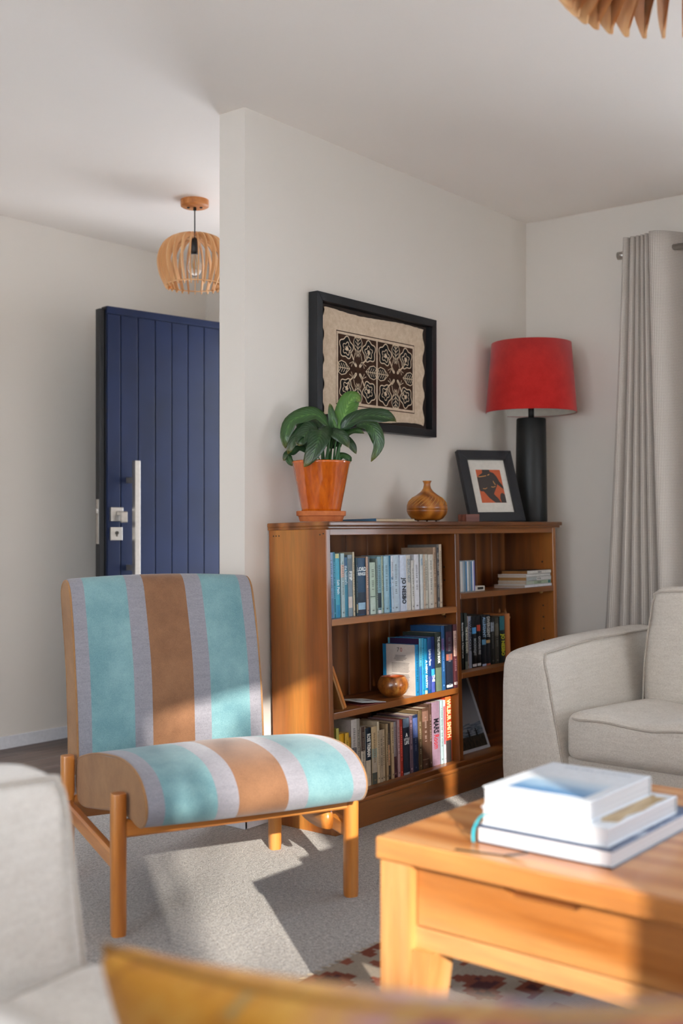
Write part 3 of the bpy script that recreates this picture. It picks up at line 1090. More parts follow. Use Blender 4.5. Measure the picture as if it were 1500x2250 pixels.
# printed white left cover of the first middle-shelf booklet
b0 = row_b[0]
h0 = MIDDLE_LEFT[0][2]
boxo('printed_cover', (-0.0012, 0.0002, 0.001, 0.128, 0.0, h0), plain('b8aca2', 0.6), b0)
M_INK = plain('4a4440', 0.7)
pc = b0.children[-1]
text(pc, 'cover_number', '7', 0.022, (-0.0016, 0.074, h0 - 0.020), (0, -1, 0), (0, 0, 1), M_INK)
text(pc, 'cover_number', '0', 0.022, (-0.0016, 0.060, h0 - 0.020), (0, -1, 0), (0, 0, 1), plain('8a2f26', 0.7))
rnd = random.Random(3)
bm = bmesh.new()
for k in range(26):
    z = h0 - 0.040 - k * 0.0046
    if k in (5, 14):
        continue
    a, b = (0.024, 0.104) if k > 5 else (0.042 + rnd.uniform(-.008, .008), 0.086 + rnd.uniform(-.008, .008))
    box(bm, -0.0016, -0.0011, a + rnd.uniform(0, 0.006), b, z - 0.0009, z + 0.0009)
tag(obj('cover_print', bm, plain('6d655f', 0.7), pc), kind='stuff')
# purple left cover of the second one, green/red book labels
boxo('purple_cover', (-0.0010, 0.0002, 0.001, 0.130, 0.0, MIDDLE_LEFT[1][2]), plain('2f1d3f', 0.4), row_b[1])

# ------------------------------------------------------------------ things on the shelves
# slim wooden photo frame leaning on the left side of the middle shelf
ang = math.radians(25)
m = BC @ Matrix.Translation((0.104, 0.018, 0.397)) @ Matrix.Rotation(-ang, 4, 'Y')
pf = thing('framed_photo', 'small plain wooden photo frame leaning edge-on at the left of the middle shelf', 'photo frame', matrix=m)
bm = bmesh.new()
for d in ((0, 0.011, 0, 0.018, 0, 0.160), (0, 0.011, 0.102, 0.12, 0, 0.160), (0, 0.011, 0.018, 0.102, 0, 0.018), (0, 0.011, 0.018, 0.102, 0.142, 0.160)):
    box(bm, *d, bevel=0.001, seg=1)
obj('frame', bm, M_CHAIRWOOD, pf)
boxo('backing', (-0.009, 0.001, 0.002, 0.118, 0.002, 0.158), plain('9a6a38', 0.6), pf)

# folded card lying open
m = at_bc(0.195, 0.022, 0.3945, math.radians(-10))
cd = thing('folded_card', 'folded white card with two dark triangles lying on the middle shelf', 'card', matrix=m)
bm = bmesh.new()
prism(bm, [(0, 0.0), (0.115, 0.0), (0.115, 0.0015), (0, 0.0015)], lambda a, b, t: (a, t, b), 0, 0.115)
obj('lower_leaf', bm, plain('8a3f38', 0.6), cd)
bm = bmesh.new()
prism(bm, [(0.0, 0.012), (0.115, 0.002), (0.115, 0.0032), (0.0, 0.0132)], lambda a, b, t: (a, t, b), -0.004, 0.118)
ul = obj('upper_leaf', bm, plain('cfd6d6', 0.5), cd)
for k, (tx, ty, cc) in enumerate(((0.030, 0.060, '2f3f3f'), (0.066, 0.040, '4a2430'))):
    zz = 0.0132 - tx * 0.1333 + 0.0004
    bm = bmesh.new()
    prism(bm, [(tx, ty), (tx + 0.030, ty + 0.004), (tx + 0.004, ty + 0.034)], lambda a, b, t: (a, b, 0.0132 - a * 0.087 + t), 0.0001, 0.0006)
    obj('triangle_print', bm, plain(cc, 0.5), ul)

# coconut bowl
m = at_bc(0.436, 0.060, 0.3945)
t = NT('coconut_shell')
v = t.coords()
n = t.noise(v, 45, 5, 0.7)
streak = t.noise(t.coords((60, 60, 6)), 1.2, 4)
col = t.ramp(t.math('ADD', t.math('MULTIPLY', n, 0.6), t.math('MULTIPLY', streak, 0.4)), [(0.35, '4a2408'), (0.52, '8a4c18'), (0.68, 'b07a34')])
t.bump(n, 0.3, 0.002)
M_COCO = t.done(col, 0.3, 0, 0.6, coat=0.5)
bowl = thing('coconut_bowl', 'polished brown coconut-shell bowl on the middle shelf', 'bowl', matrix=m)
prof = [(0.0, 0.0), (0.018, 0.0005), (0.034, 0.006), (0.048, 0.018), (0.0555, 0.034), (0.0565, 0.046), (0.053, 0.060), (0.046, 0.072), (0.043, 0.0745)]
bm = bmesh.new()
lathe(bm, prof, 48, cap=False)
obj('outer_shell', bm, M_COCO, bowl, True)
bm = bmesh.new()
lathe(bm, [(0.043, 0.0745), (0.040, 0.074), (0.043, 0.066), (0.050, 0.052), (0.0525, 0.044), (0.049, 0.028), (0.035, 0.012), (0.0, 0.006)], 48, cap=False)
obj('inner_shell', bm, wood('coconut_inside', '6a2c0c', '96481a', 'b0642c', 'Z', 2, 0.45, 0.2), bowl, True)

# CD cases, top right shelf
cds = [('d5d2cd', 'white'), ('b9b9b6', 'light grey'), ('8fa4b4', 'grey-blue'), ('3f7ba6', 'bright blue'), ('d8d6d2', 'off-white'), ('9fa8a8', 'silver'), ('3b6f96', 'mid blue'), ('dad9dd', 'pale white'), ('6c6aa4', 'violet')]
for i, (c, nm) in enumerate(cds):
    x = 0.862 + i * 0.0128
    m = at_bc(x, 0.038 + 0.002 * (i % 3), 0.7474)
    r = thing('cd_case', 'slim %s disc case, %s from the left on the upper right shelf' % (nm, ORD[i]), 'disc case', matrix=m, group='disc cases on the upper right shelf')
    boxo('case', (0, 0.0112, 0.0015, 0.142, 0, 0.124), plain('9aa5ab', 0.15, 0, 0.6, 0.03, 60, 0.4), r, 0.0008, 1)
    boxo('spine_insert', (0.0012, 0.0100, 0.0004, 0.002, 0.004, 0.120), plain(c, 0.4), r)
m = at_bc(0.985, 0.052, 0.7474, math.radians(4))
r = thing('small_box', 'small flat white box with barcode label beside the disc cases', 'box', matrix=m)
boxo('carton', (0, 0.088, 0, 0.06, 0, 0.019), plain('c4bdb2', 0.6), r, 0.001)
bm = bmesh.new()
xx = 0.026
rnd = random.Random(5)
while xx < 0.074:
    w = rnd.choice((0.0008, 0.0014, 0.002))
    box(bm, xx, xx + w, -0.0006, 0.0004, 0.005, 0.015)
    xx += w + rnd.choice((0.0009, 0.0014))
tag(obj('barcode', bm, M_BLACK, r), kind='stuff')

# stack of five paperbacks lying flat
stk = [(1.306, 0.232, 0.150, 0.0115, 'd0ced0', 'a3907e', '', 'white paperback, lowest in the flat stack on the upper right shelf', []),
       (1.322, 0.212, 0.138, 0.0150, 'a9b0a0', 'b09c88', 'orchestral', 'green-labelled paperback, second up in the flat stack of five', [(0.30, 0.86, '9aa68c'), (0.88, 0.98, '2f6a62')]),
       (1.320, 0.214, 0.136, 0.0165, 'c6c2bc', '9a7040', 'the lake', 'white and grey paperback, third up in the flat stack of five', [(0.0, 0.40, '9fa3a0')]),
       (1.322, 0.210, 0.138, 0.0110, 'c9c6c0', 'b8a696', '', 'thin white paperback, fourth up in the flat stack of five', []),
       (1.330, 0.205, 0.125, 0.0150, 'c8c3ba', '8a5a2a', 'fabulous', 'black-covered paperback, top of the flat stack on the upper right shelf', [])]
z = 0.7474
for k, (x, L, dd, th, sp, pg, tx, lab, bands) in enumerate(stk):
    m = at_bc(x, 0.006 + 0.002 * (k % 2), z)
    r = thing('book', lab, 'book', matrix=m, group='flat stack of paperbacks')
    bm = bmesh.new()
    box(bm, 0, L, 0, dd, 0, 0.0012)
    box(bm, 0, L, 0, 0.0014, 0, th)
    obj('cover', bm, cover_mat(sp), r)
    boxo('top_cover', (0, L, 0, dd, th - 0.0012, th), cover_mat('15181a' if k == 4 else sp), r)
    boxo('page_block', (0.001, L - 0.001, 0.0014, dd - 0.002, 0.0012, th - 0.0012), plain(pg, 0.85), r)
    for f0, f1, c in bands:
        boxo('spine_band', (L * f0, L * f1, -0.0006, 0.0004, 0.001, th - 0.001), cover_mat(c), r)
    if tx:
        text(r, 'spine_title', tx, th * 0.62, (L * 0.5, -0.0010, th * 0.5), (1, 0, 0), (0, 0, 1), plain('2c2f2e', 0.6))
    z += th + 0.0003

# carved fox bookend
m = at_bc(1.222, 0.060, 0.4454)
fx = thing('bookend', 'wooden bookend with a small carved fox head on the middle right shelf', 'bookend', matrix=m)
boxo('upright', (0, 0.040, -0.004, 0.10, 0, 0.198), wood('bookend_timber', '8a5226', 'b87a44', 'cc9460', 'Z', 1, 0.5, 0.1), fx, 0.002)
boxo('foot', (0.040, 0.14, 0, 0.10, 0, 0.012), M_CHAIRWOOD_H, fx, 0.002)
t = NT('carved_fox_wood')
v = t.coords()
n = t.noise(v, 130, 5, 0.7)
t.bump(n, 0.8, 0.004)
M_FOX = t.done(t.ramp(n, [(0.35, '6a3a18'), (0.65, 'c88850')]), 0.6)
bm = bmesh.new()
# chest and neck, head, snout, ears and lower legs as one carving
loft(bm, [[(ox + 0.018 + rx * math.cos(a), 0.045 + ry * math.sin(a), zz) for a in [2 * math.pi * i / 14 for i in range(14)]]
          for ox, rx, ry, zz in ((0.052, 0.030, 0.024, 0.012), (0.050, 0.028, 0.024, 0.05), (0.044, 0.022, 0.022, 0.09), (0.042, 0.018, 0.018, 0.125), (0.046, 0.020, 0.019, 0.15), (0.052, 0.026, 0.024, 0.170), (0.050, 0.024, 0.022, 0.188), (0.046, 0.012, 0.014, 0.198))])
loft(bm, [[(xx + 0.018, 0.045 + r_ * math.sin(a), zz + r_ * math.cos(a)) for a in [2 * math.pi * i / 12 for i in range(12)]] for xx, zz, r_ in ((0.060, 0.176, 0.018), (0.078, 0.174, 0.013), (0.095, 0.174, 0.008), (0.104, 0.175, 0.004))])
for sy in (0.030, 0.058):
    loft(bm, [[(0.064 + r_ * math.cos(a), sy + r_ * 0.7 * math.sin(a), zz) for a in [2 * math.pi * i / 8 for i in range(8)]] for zz, r_ in ((0.185, 0.010), (0.202, 0.006), (0.216, 0.0012))])
obj('fox_carving', bm, M_FOX, fx, True)

# unframed beach photograph leaning at the bottom right
m = BC @ Matrix.Translation((0.888, 0.062, 0.1154)) @ Matrix.Rotation(math.radians(-20), 4, 'X')
ph_ = thing('photo_print', 'white-bordered beach photograph leaning at the bottom of the right bay', 'photograph', matrix=m)
PW, PH_ = 0.208, 0.305
boxo('mount_board', (0, PW, 0, 0.004, 0, PH_), plain('c4c6d0', 0.5), ph_)
bm = bmesh.new()
box(bm, 0.0, PW - 0.016, -0.0006, 0.0002, 0.098, PH_ - 0.005)
t = NT('print_sky')
v = t.coords()
sep = t.n('SeparateXYZ')
t.l(v, sep.inputs[0])
obj('sky_print', bm, t.done(t.ramp(t.math('MULTIPLY', sep.outputs[2], 3.2), [(0.3, '9a9aa2'), (0.95, '5f6c80')]), 0.35), ph_)
bm = bmesh.new()
box(bm, 0.0, PW - 0.016, -0.0007, 0.0002, 0.052, 0.110)
t = NT('print_sea')
n = t.noise(t.coords((14, 14, 90)), 1.6, 4)
obj('sea_print', bm, t.done(t.ramp(n, [(0.4, '42566a'), (0.62, '9aa2b0')]), 0.35), ph_)
bm = bmesh.new()
box(bm, 0.0, PW - 0.016, -0.0008, 0.0002, 0.012, 0.060)
t = NT('print_dunes')
n = t.noise(t.coords((60, 60, 30)), 1.3, 4)
obj('dune_print', bm, t.done(t.ramp(n, [(0.35, '16140c'), (0.7, '4a3f2e')]), 0.4), ph_)
for px in (0.085, 0.140):
    bm = bmesh.new()
    prism(bm, [(px - 0.006, 0.056), (px + 0.006, 0.056), (px + 0.007, 0.070), (px + 0.004, 0.080), (px + 0.002, 0.088), (px - 0.003, 0.088), (px - 0.005, 0.078)], lambda a, b, t_: (a, t_, b), -0.0012, 0)
    box(bm, px - 0.016, px + 0.016, -0.0012, 0, 0.076, 0.0785)
    obj('figure_silhouette', bm, plain('14181e', 0.5), ph_)

# ------------------------------------------------------------------ things on top of the bookcase
ZT = 1.0222
# potted peace lily
RIGHT = Vector((math.sin(VIEW), -math.cos(VIEW), 0))
FWD = Vector((math.cos(VIEW), math.sin(VIEW), 0))
pos = (BC @ Vector((0.1155, 0.115, ZT + 0.0022)))
plant = thing('potted_plant', 'leafy green peace lily in a glazed orange pot on a terracotta saucer', 'plant', pos)
t = NT('terracotta')
v = t.coords()
M_TERRA = t.done(t.ramp(t.noise(v, 30, 4), [(0.3, 'a85626'), (0.7, 'c4703a')]), 0.75)
bm = bmesh.new()
lathe(bm, [(0.0, 0.0), (0.072, 0.0), (0.078, 0.018), (0.084, 0.020), (0.085, 0.034), (0.083, 0.036), (0.079, 0.034), (0.076, 0.014), (0.0, 0.010)], 56, cap=False)
obj('saucer', bm, M_TERRA, plant, True)
plant.children[-1].data.set_sharp_from_angle(angle=math.radians(35))
t = NT('orange_glaze')
v = t.coords((1, 1, 0.25))
n = t.noise(v, 60, 4, 0.6)
col = t.ramp(n, [(0.35, 'b04a06'), (0.65, 'cf6410')])
t.bump(t.noise(t.coords((1, 1, 1)), 90, 3), 0.08, 0.002)
M_GLAZE = t.done(col, 0.10, 0, 0.7, coat=1.0, coat_rough=0.03)
PZ = 0.037
bm = bmesh.new()
lathe(bm, [(0.0, 0.012), (0.062, 0.012), (0.066, 0.030), (0.0985, 0.196), (0.1015, 0.199), (0.1015, 0.203), (0.0985, 0.206), (0.094, 0.204), (0.091, 0.185), (0.0, 0.180)], 64, cap=False)
obj('pot', bm, M_GLAZE, plant, True)
bm = bmesh.new()
lathe(bm, [(0.0, 0.186), (0.045, 0.190), (0.089, 0.184), (0.089, 0.181)], 32, cap=False)
obj('soil', bm, plain('2a1c12', 0.95, 0, 0.2, 0.4, 120), plant, True)


def leaf_mat(name, a, b, c):
    t = NT(name)
    tc = t.n('TexCoord')
    sep = t.n('SeparateXYZ')
    t.l(tc.outputs['UV'], sep.inputs[0])
    ax = t.math('ABSOLUTE', t.math('SUBTRACT', sep.outputs[0], 0.5))
    ve = t.math('SINE', t.math('MULTIPLY', t.math('ADD', t.math('MULTIPLY', sep.outputs[1], 46.0), t.math('MULTIPLY', ax, -26.0)), 1.6))
    f = t.math('ADD', t.math('MULTIPLY', ve, 0.035), t.math('MULTIPLY', ax, 0.9))
    col = t.ramp(f, [(0.0, c), (0.06, b), (0.40, a)])
    tip = t.math('POWER', sep.outputs[1], 14.0)
    col = t.mix(t.math('MULTIPLY', tip, 0.8), col, '7a6a2c')
    t.bump(ve, 0.15, 0.002)
    return t.done(col, 0.36, 0, 0.5)


M_LEAF = [leaf_mat('lily_leaf_dark', '1f3a1e', '243f20', '3a5a2e'), leaf_mat('lily_leaf_mid', '2b4a20', '34562a', '4d7238'), leaf_mat('lily_leaf_bright', '426a26', '4a7530', '6c9448')]


def leaf(pts, width, mi, cup=0.25, face=None, n=18):
    """Blade along a curve; pts are (right, up, away) offsets from the pot centre at its rim, in metres."""
    P = catmull([RIGHT * a + Vector((0, 0, 0.190 + b)) + FWD * c for a, b, c in pts], 10)
    L = len(P)
    bm = bmesh.new()
    uvl = bm.loops.layers.uv.new('UVMap')
    f_dir = Vector(face) if face else (-FWD * 0.8 + Vector((0, 0, 0.6)))
    rows = []
    for i in range(n + 1):
        q = i / n
        k = min(L - 1, int(q * (L - 1)))
        p = P[k].lerp(P[min(L - 1, k + 1)], q * (L - 1) - k)
        tg = (P[min(L - 1, k + 1)] - P[max(0, k - 1)]).normalized()
        side = tg.cross(f_dir).normalized()
        nor = side.cross(tg).normalized()
        w = width * 1.12 * (math.sin(math.pi * min(1, q ** 0.80)) ** 0.62) * 0.5 if 0 < q < 1 else 0.0005
        row = []
        for s in (-1, -0.55, 0, 0.55, 1):
            wob = 0.11 * width * math.sin(11 * q + s * 2 + 40 * width)
            row.append((bm.verts.new(p + side * (s * w) + nor * (cup * w * s * s + wob * abs(s))), (s + 1) / 2, q))
        rows.append(row)
    for a, b in zip(rows, rows[1:]):
        for j in range(4):
            quad = (a[j], a[j + 1], b[j + 1], b[j])
            fc = bm.faces.new([x[0] for x in quad])
            for lp, x in zip(fc.loops, quad):
                lp[uvl].uv = (x[1], x[2])
    o = obj('leaf', bm, M_LEAF[mi], plant, True, recalc=False)
    md = o.modifiers.new('thickness', 'SOLIDIFY')
    md.thickness = 0.0012
    return o


def stalk(pts, r=0.003):
    P = catmull([RIGHT * a + Vector((0, 0, 0.190 + b)) + FWD * c for a, b, c in pts], 6)
    bm = bmesh.new()
    tube(bm, P, [r * (1.25 - 0.5 * i / (len(P) - 1)) for i in range(len(P))], 8)
    return obj('stalk', bm, plain('2f5a26', 0.5), plant, True)


K = 0.0003286                              # metres per pixel of the study crop


def cp(x, y, away=0.0):
    return ((x - 597) * K, (822 - y) * K, away)


# far-left arching leaf
leaf([cp(690, 430, .0), cp(560, 300, -.01), cp(420, 310, -.02), cp(290, 370, -.03), cp(238, 520, -.04), cp(235, 650, -.04)], 0.052, 1, 0.2)
leaf([cp(600, 430, .03), cp(520, 310, .05), cp(450, 285, .06), cp(400, 330, .07), cp(370, 460, .08)], 0.060, 0, 0.2)
leaf([cp(560, 470, -.02), cp(480, 440, -.03), cp(400, 490, -.05), cp(330, 560, -.06), cp(262, 710, -.06)], 0.046, 0, 0.2)
leaf([cp(600, 480, -.03), cp(520, 460, -.05), cp(450, 500, -.06), cp(395, 580, -.07), cp(375, 630, -.07)], 0.055, 0, 0.25)
leaf([cp(600, 440, -.02), cp(600, 480, -.07), cp(580, 560, -.10), cp(540, 680, -.11), cp(430, 848, -.105)], 0.070, 0, 0.15)
leaf([cp(640, 560, -.02), cp(690, 500, -.05), cp(760, 510, -.08), cp(830, 570, -.09), cp(888, 655, -.09)], 0.046, 0, 0.2)
leaf([cp(715, 620, .01), cp(715, 480, .01), cp(720, 360, .0), cp(700, 260, .0), cp(688, 182, -.01)], 0.028, 1, 0.3)
leaf([cp(790, 470, .0), cp(815, 380, .0), cp(850, 260, .01), cp(890, 160, .02), cp(950, 105, .03), cp(1008, 148, .03)], 0.066, 2, 0.15, face=(-FWD.x, -FWD.y, 0.2))
leaf([cp(800, 450, .0), cp(900, 370, -.01), cp(1040, 310, -.02), cp(1200, 315, -.03), cp(1300, 345, -.04), cp(1368, 380, -.05)], 0.052, 0, 0.25, face=(-FWD.x * .8, -FWD.y * .8, 0.5))
leaf([cp(960, 400, .05), cp(1060, 370, .06), cp(1140, 420, .06), cp(1185, 520, .06), cp(1195, 620, .06), cp(1120, 770, .06)], 0.046, 1, 0.2, face=(-FWD.x, -FWD.y, 0.1))
leaf([cp(820, 520, .02), cp(880, 480, .02), cp(960, 455, .02), cp(1045, 482, .02)], 0.024, 1, 0.3)
leaf([cp(780, 540, .02), cp(850, 540, .03), cp(910, 600, .03), cp(962, 695, .03)], 0.030, 0, 0.3)
leaf([cp(765, 780, .0), cp(790, 730, .0), cp(840, 722, .0), cp(885, 760, .0), cp(850, 822, .0)], 0.026, 1, 0.2)
leaf([cp(470, 690, .0), cp(380, 645, .0), cp(300, 680, .0), cp(240, 700, -.01), cp(212, 770, -.01)], 0.026, 0, 0.3)
leaf([cp(290, 660, .0), cp(255, 720, .0), cp(275, 780, .0), cp(312, 825, .0)], 0.024, 1, 0.2)
leaf([cp(620, 420, .06), cp(560, 350, .08), cp(600, 390, .09), cp(650, 470, .10)], 0.050, 0, 0.2)
leaf([cp(540, 560, .02), cp(450, 560, .03), cp(430, 620, .03), cp(470, 690, .02)], 0.045, 0, 0.2)
leaf([cp(690, 640, .02), cp(720, 560, .03), cp(760, 520, .04), cp(790, 640, .05)], 0.045, 0, 0.2)
for a, b, c in ((640, 700, 440), (660, 690, 470), (690, 715, 430), (720, 760, 480), (745, 790, 460), (760, 800, 440), (620, 600, 480), (700, 640, 560), (735, 820, 520)):
    stalk([cp(a, 830, random.uniform(-.02, .03)), cp((a + b) / 2, 640, random.uniform(-.01, .02)), cp(b, c, 0.0)], random.uniform(0.003, 0.0055))
stalk([cp(745, 826, 0), cp(760, 790, 0), cp(775, 760, 0)], 0.002)
stalk([cp(600, 826, 0), cp(560, 720, 0), cp(470, 690, 0)], 0.002)

# thin book lying behind the pot
m = at_bc(0.335, 0.045, ZT, math.radians(2))
lb = thing('book', 'thin blue-spined paperback lying flat between pot and vase', 'book', matrix=m)
bm = bmesh.new()
box(bm, 0, 0.250, 0, 0.17, 0, 0.0010)
box(bm, 0, 0.250, 0, 0.17, 0.0108, 0.0118)
obj('cover', bm, plain('4a4744', 0.5), lb)
boxo('spine', (-0.0010, 0.0006, 0, 0.17, 0, 0.0118), plain('3d6a8a', 0.5), lb)
boxo('page_block', (0.0006, 0.249, 0.001, 0.168, 0.0010, 0.0108), plain('cbb79a', 0.85), lb)

# wooden diffuser vase
p = BC @ Vector((0.762, 0.120, ZT + 0.0012))
vs = thing('diffuser_vase', 'squat turned-wood vase with spiral grooves and a narrow neck', 'vase', p)
M_VASE = wood('vase_timber', '7a4512', 'a5681f', 'c48a3c', 'Z', 1.6, 0.33, 0.4, 0.8)
bm = bmesh.new()
prof = [(0.0, 0.006), (0.045, 0.006), (0.062, 0.014), (0.074, 0.030), (0.0785, 0.043), (0.0785, 0.045), (0.0770, 0.046), (0.0785, 0.047), (0.0780, 0.060), (0.071, 0.078), (0.057, 0.094), (0.038, 0.107), (0.024, 0.118), (0.0155, 0.130), (0.0125, 0.142), (0.0130, 0.150), (0.0165, 0.156), (0.0180, 0.1585), (0.0165, 0.1590), (0.010, 0.150), (0.0, 0.140)]
lathe(bm, prof, 72, cap=False)
vb = obj('vase_body', bm, M_VASE, vs, True)
# carved spiral grooves: light inlaid strips round the shoulder
for k in range(26):
    a0 = 2 * math.pi * k / 26
    pts = []
    for j in range(9):
        f = j / 8
        zz = 0.062 + 0.036 * f
        r_ = 0.0778 - 0.0245 * f ** 1.25 + 0.0002
        for (ra, za), (rb, zb) in zip(prof[8:12], prof[9:13]):
            if za <= zz <= zb:
                r_ = ra + (rb - ra) * (zz - za) / (zb - za) + 0.0004
        a = a0 + 0.55 * f
        pts.append((r_ * math.cos(a), r_ * math.sin(a), zz))
    bm = bmesh.new()
    tube(bm, pts, [0.0004 + 0.0012 * math.sin(math.pi * j / 8) for j in range(9)], 6)
    obj('spiral_rib', bm, plain('b98238', 0.4), vs, True)
for a in (0.6, 2.7, 4.8):
    bm = bmesh.new()
    tube(bm, [(0.04 * math.cos(a), 0.04 * math.sin(a), 0), (0.04 * math.cos(a), 0.04 * math.sin(a), 0.009)], 0.004, 10)
    obj('foot', bm, M_BLACK, vs)

# small wooden block
m = at_bc(0.900, 0.030, ZT, math.radians(-20))
bk = thing('wooden_block', 'small reddish wooden block in front of the leaning picture frame', 'block', matrix=m)
boxo('block', (0, 0.066, 0, 0.052, 0, 0.030), wood('block_rosewood', '5a2a1c', '86503c', 'a8705c', 'X', 2.0, 0.45, 0.1), bk, 0.001)
boxo('lid_seam', (-0.0004, 0.0664, -0.0004, 0.0524, 0.0232, 0.0238), plain('3a1d14', 0.6), bk)

# leaning framed figure print
m = BC @ Matrix.Translation((1.086, 0.128, ZT)) @ Matrix.Rotation(math.radians(-27), 4, 'Z') @ Matrix.Rotation(math.radians(-19), 4, 'X')
fp = thing('picture_frame', 'black framed print of a dark torso on orange, leaning beside the lamp', 'picture', matrix=m)
FW, FH, FB = 0.262, 0.318, 0.040
M_FRAMEB = plain('16171c', 0.42)


def mitred_frame(parent, w, h, b, d0, d1, mat):
    """Four mitred bars around a w by h rectangle in the local x-z plane."""
    o_ = [(0, 0), (w, 0), (w, h), (0, h)]
    i_ = [(b, b), (w - b, b), (w - b, h - b), (b, h - b)]
    for k in range(4):
        j = (k + 1) % 4
        poly = [o_[k], o_[j], i_[j], i_[k]]
        bm = bmesh.new()
        loft(bm, [[(a, d0, c) for a, c in poly], [(a, d1, c) for a, c in poly]])
        bmesh.ops.bevel(bm, geom=bm.edges[:], offset=0.0008, segments=1, affect='EDGES')
        obj('frame_bar', bm, mat, parent)


mitred_frame(fp, FW, FH, FB, -0.012, 0.010, M_FRAMEB)
boxo('mount', (FB - 0.004, FW - FB + 0.004, 0.000, 0.004, FB - 0.004, FH - FB + 0.004), plain('c6bfb4', 0.7), fp)
boxo('backing', (0.004, FW - 0.004, 0.004, 0.010, 0.004, FH - 0.004), plain('3a2f26', 0.8), fp)
X0, Z0, PWd, PHt = 0.076, 0.086, 0.118, 0.148
pr = boxo('print', (X0, X0 + PWd, -0.0008, 0.0004, Z0, Z0 + PHt), plain('b4532c', 0.6), fp)


def flat(parent, name, pts, mat, y0, y1, tx):
    bm = bmesh.new()
    v0 = [bm.verts.new((tx(a, b)[0], y0, tx(a, b)[1])) for a, b in pts]
    f = bm.faces.new(v0)
    r_ = bmesh.ops.extrude_face_region(bm, geom=[f])
    for v_ in r_['geom']:
        if isinstance(v_, bmesh.types.BMVert):
            v_.co.y = y1
    return obj(name, bm, mat, parent)


def tx(a, b):
    return (X0 + PWd * a, Z0 + PHt * (1 - b))


M_DK = plain('39302c', 0.7)
flat(pr, 'torso_shape', [(.26, 0), (.55, 0), (.56, .06), (.70, .10), (.80, .20), (.88, .36), (1.0, .52), (1.0, .60), (.88, .52), (.76, .44), (.74, .50), (.66, .60), (.55, .74), (.70, .88), (.78, 1.0), (.55, 1.0), (.34, .86), (.16, .66), (.04, .66), (.0, .60), (.0, .24), (.10, .17), (.24, .10)], M_DK, -0.0014, -0.0008, tx)
flat(pr, 'knee_shape', [(.80, 1.0), (.78, .86), (.82, .74), (.90, .70), (1.0, .76), (1.0, 1.0)], M_DK, -0.0014, -0.0008, tx)
for nm, pts in (('line', [(.04, .215), (.20, .20), (.38, .175), (.38, .195), (.20, .22), (.06, .235)]), ('line', [(.44, .16), (.52, .13), (.53, .15), (.45, .18)]),
                ('line', [(.62, .33), (.66, .40), (.70, .46), (.67, .46), (.62, .38)]), ('line', [(.14, .57), (.24, .575), (.32, .545), (.32, .56), (.24, .595), (.14, .585)]),
                ('line', [(.50, .51), (.58, .525), (.68, .50), (.68, .515), (.58, .545), (.50, .53)])):
    flat(pr, 'highlight_line', pts, plain('c98a4a', 0.6), -0.0018, -0.0012, tx)

# table lamp with a red shade
p = BC @ Vector((1.513, 0.085, ZT + 0.0020))
lp_ = thing('table_lamp', 'table lamp with red fabric shade and slim black cylinder base', 'lamp', p)
bm = bmesh.new()
lathe(bm, [(0.0, 0.0), (0.068, 0.0), (0.0695, 0.003), (0.0635, 0.444), (0.061, 0.449), (0.0, 0.450)], 56, cap=False)
t = NT('lamp_base_black')
t.bump(t.noise(t.coords(), 400, 2), 0.12, 0.0006)
obj('base', bm, t.done('0c0d0c', 0.5), lp_, True)
lp_.children[-1].data.set_sharp_from_angle(angle=math.radians(40))
bm = bmesh.new()
tube(bm, [(0, 0, 0.447), (0, 0, 0.515)], 0.0125, 20)
obj('neck', bm, M_BLACK, lp_, True)
M_SHADE = velvet('red_shade_fabric', 'a0120f', 'c62a24', 80, 9)
bm = bmesh.new()
R0, R1, Z0s, Z1s = 0.196, 0.172, 0.474, 0.775
lathe(bm, [(R0 - 0.003, Z0s), (R0, Z0s), (R0, Z0s + 0.004), (R1, Z1s), (R1 - 0.003, Z1s)], 72, cap=False)
sh = obj('shade', bm, M_SHADE, lp_, True)
bm = bmesh.new()
lathe(bm, [(R0 - 0.0035, Z0s + 0.0015), (R1 - 0.0035, Z1s - 0.0015)], 72, cap=False)
obj('shade_lining', bm, plain('cfc8bc', 0.7), sh, True)
bm = bmesh.new()
for k in range(3):
    a = 2 * math.pi * k / 3
    tube(bm, [(0, 0, 0.515), ((R0 - 0.012) * math.cos(a), (R0 - 0.012) * math.sin(a), 0.515)], 0.002, 6)
obj('shade_ring', bm, M_STEEL, sh)
bm = bmesh.new()
lathe(bm, [(0.0, 0.515), (0.018, 0.516), (0.018, 0.555), (0.014, 0.56), (0.030, 0.60), (0.026, 0.63), (0.0, 0.645)], 24, cap=False)
obj('bulb', bm, plain('d8d4cc', 0.3), lp_, True)

# ------------------------------------------------------------------ framed block print on the wall
fa = thing('framed_print', 'large black box frame with a brown floral block print on handmade paper', 'picture', (3.086, 2.566, 1.362))
AW, AH = 0.753, 0.474
mitred_frame(fa, AW, AH, 0.030, -0.002, 0.040, plain('121519', 0.4))
boxo('backing', (0.02, AW - 0.02, 0.030, 0.041, 0.02, AH - 0.02), plain('2e211a', 0.85), fa)
t = NT('bark_paper')
v = t.coords()
n = t.noise(v, 40, 5, 0.7)
col = t.ramp(n, [(0.3, 'bda58c'), (0.7, 'd6c2aa')])
t.bump(n, 0.4, 0.002)
M_PAPER = t.done(col, 0.9, 0, 0.1)
rnd = random.Random(11)


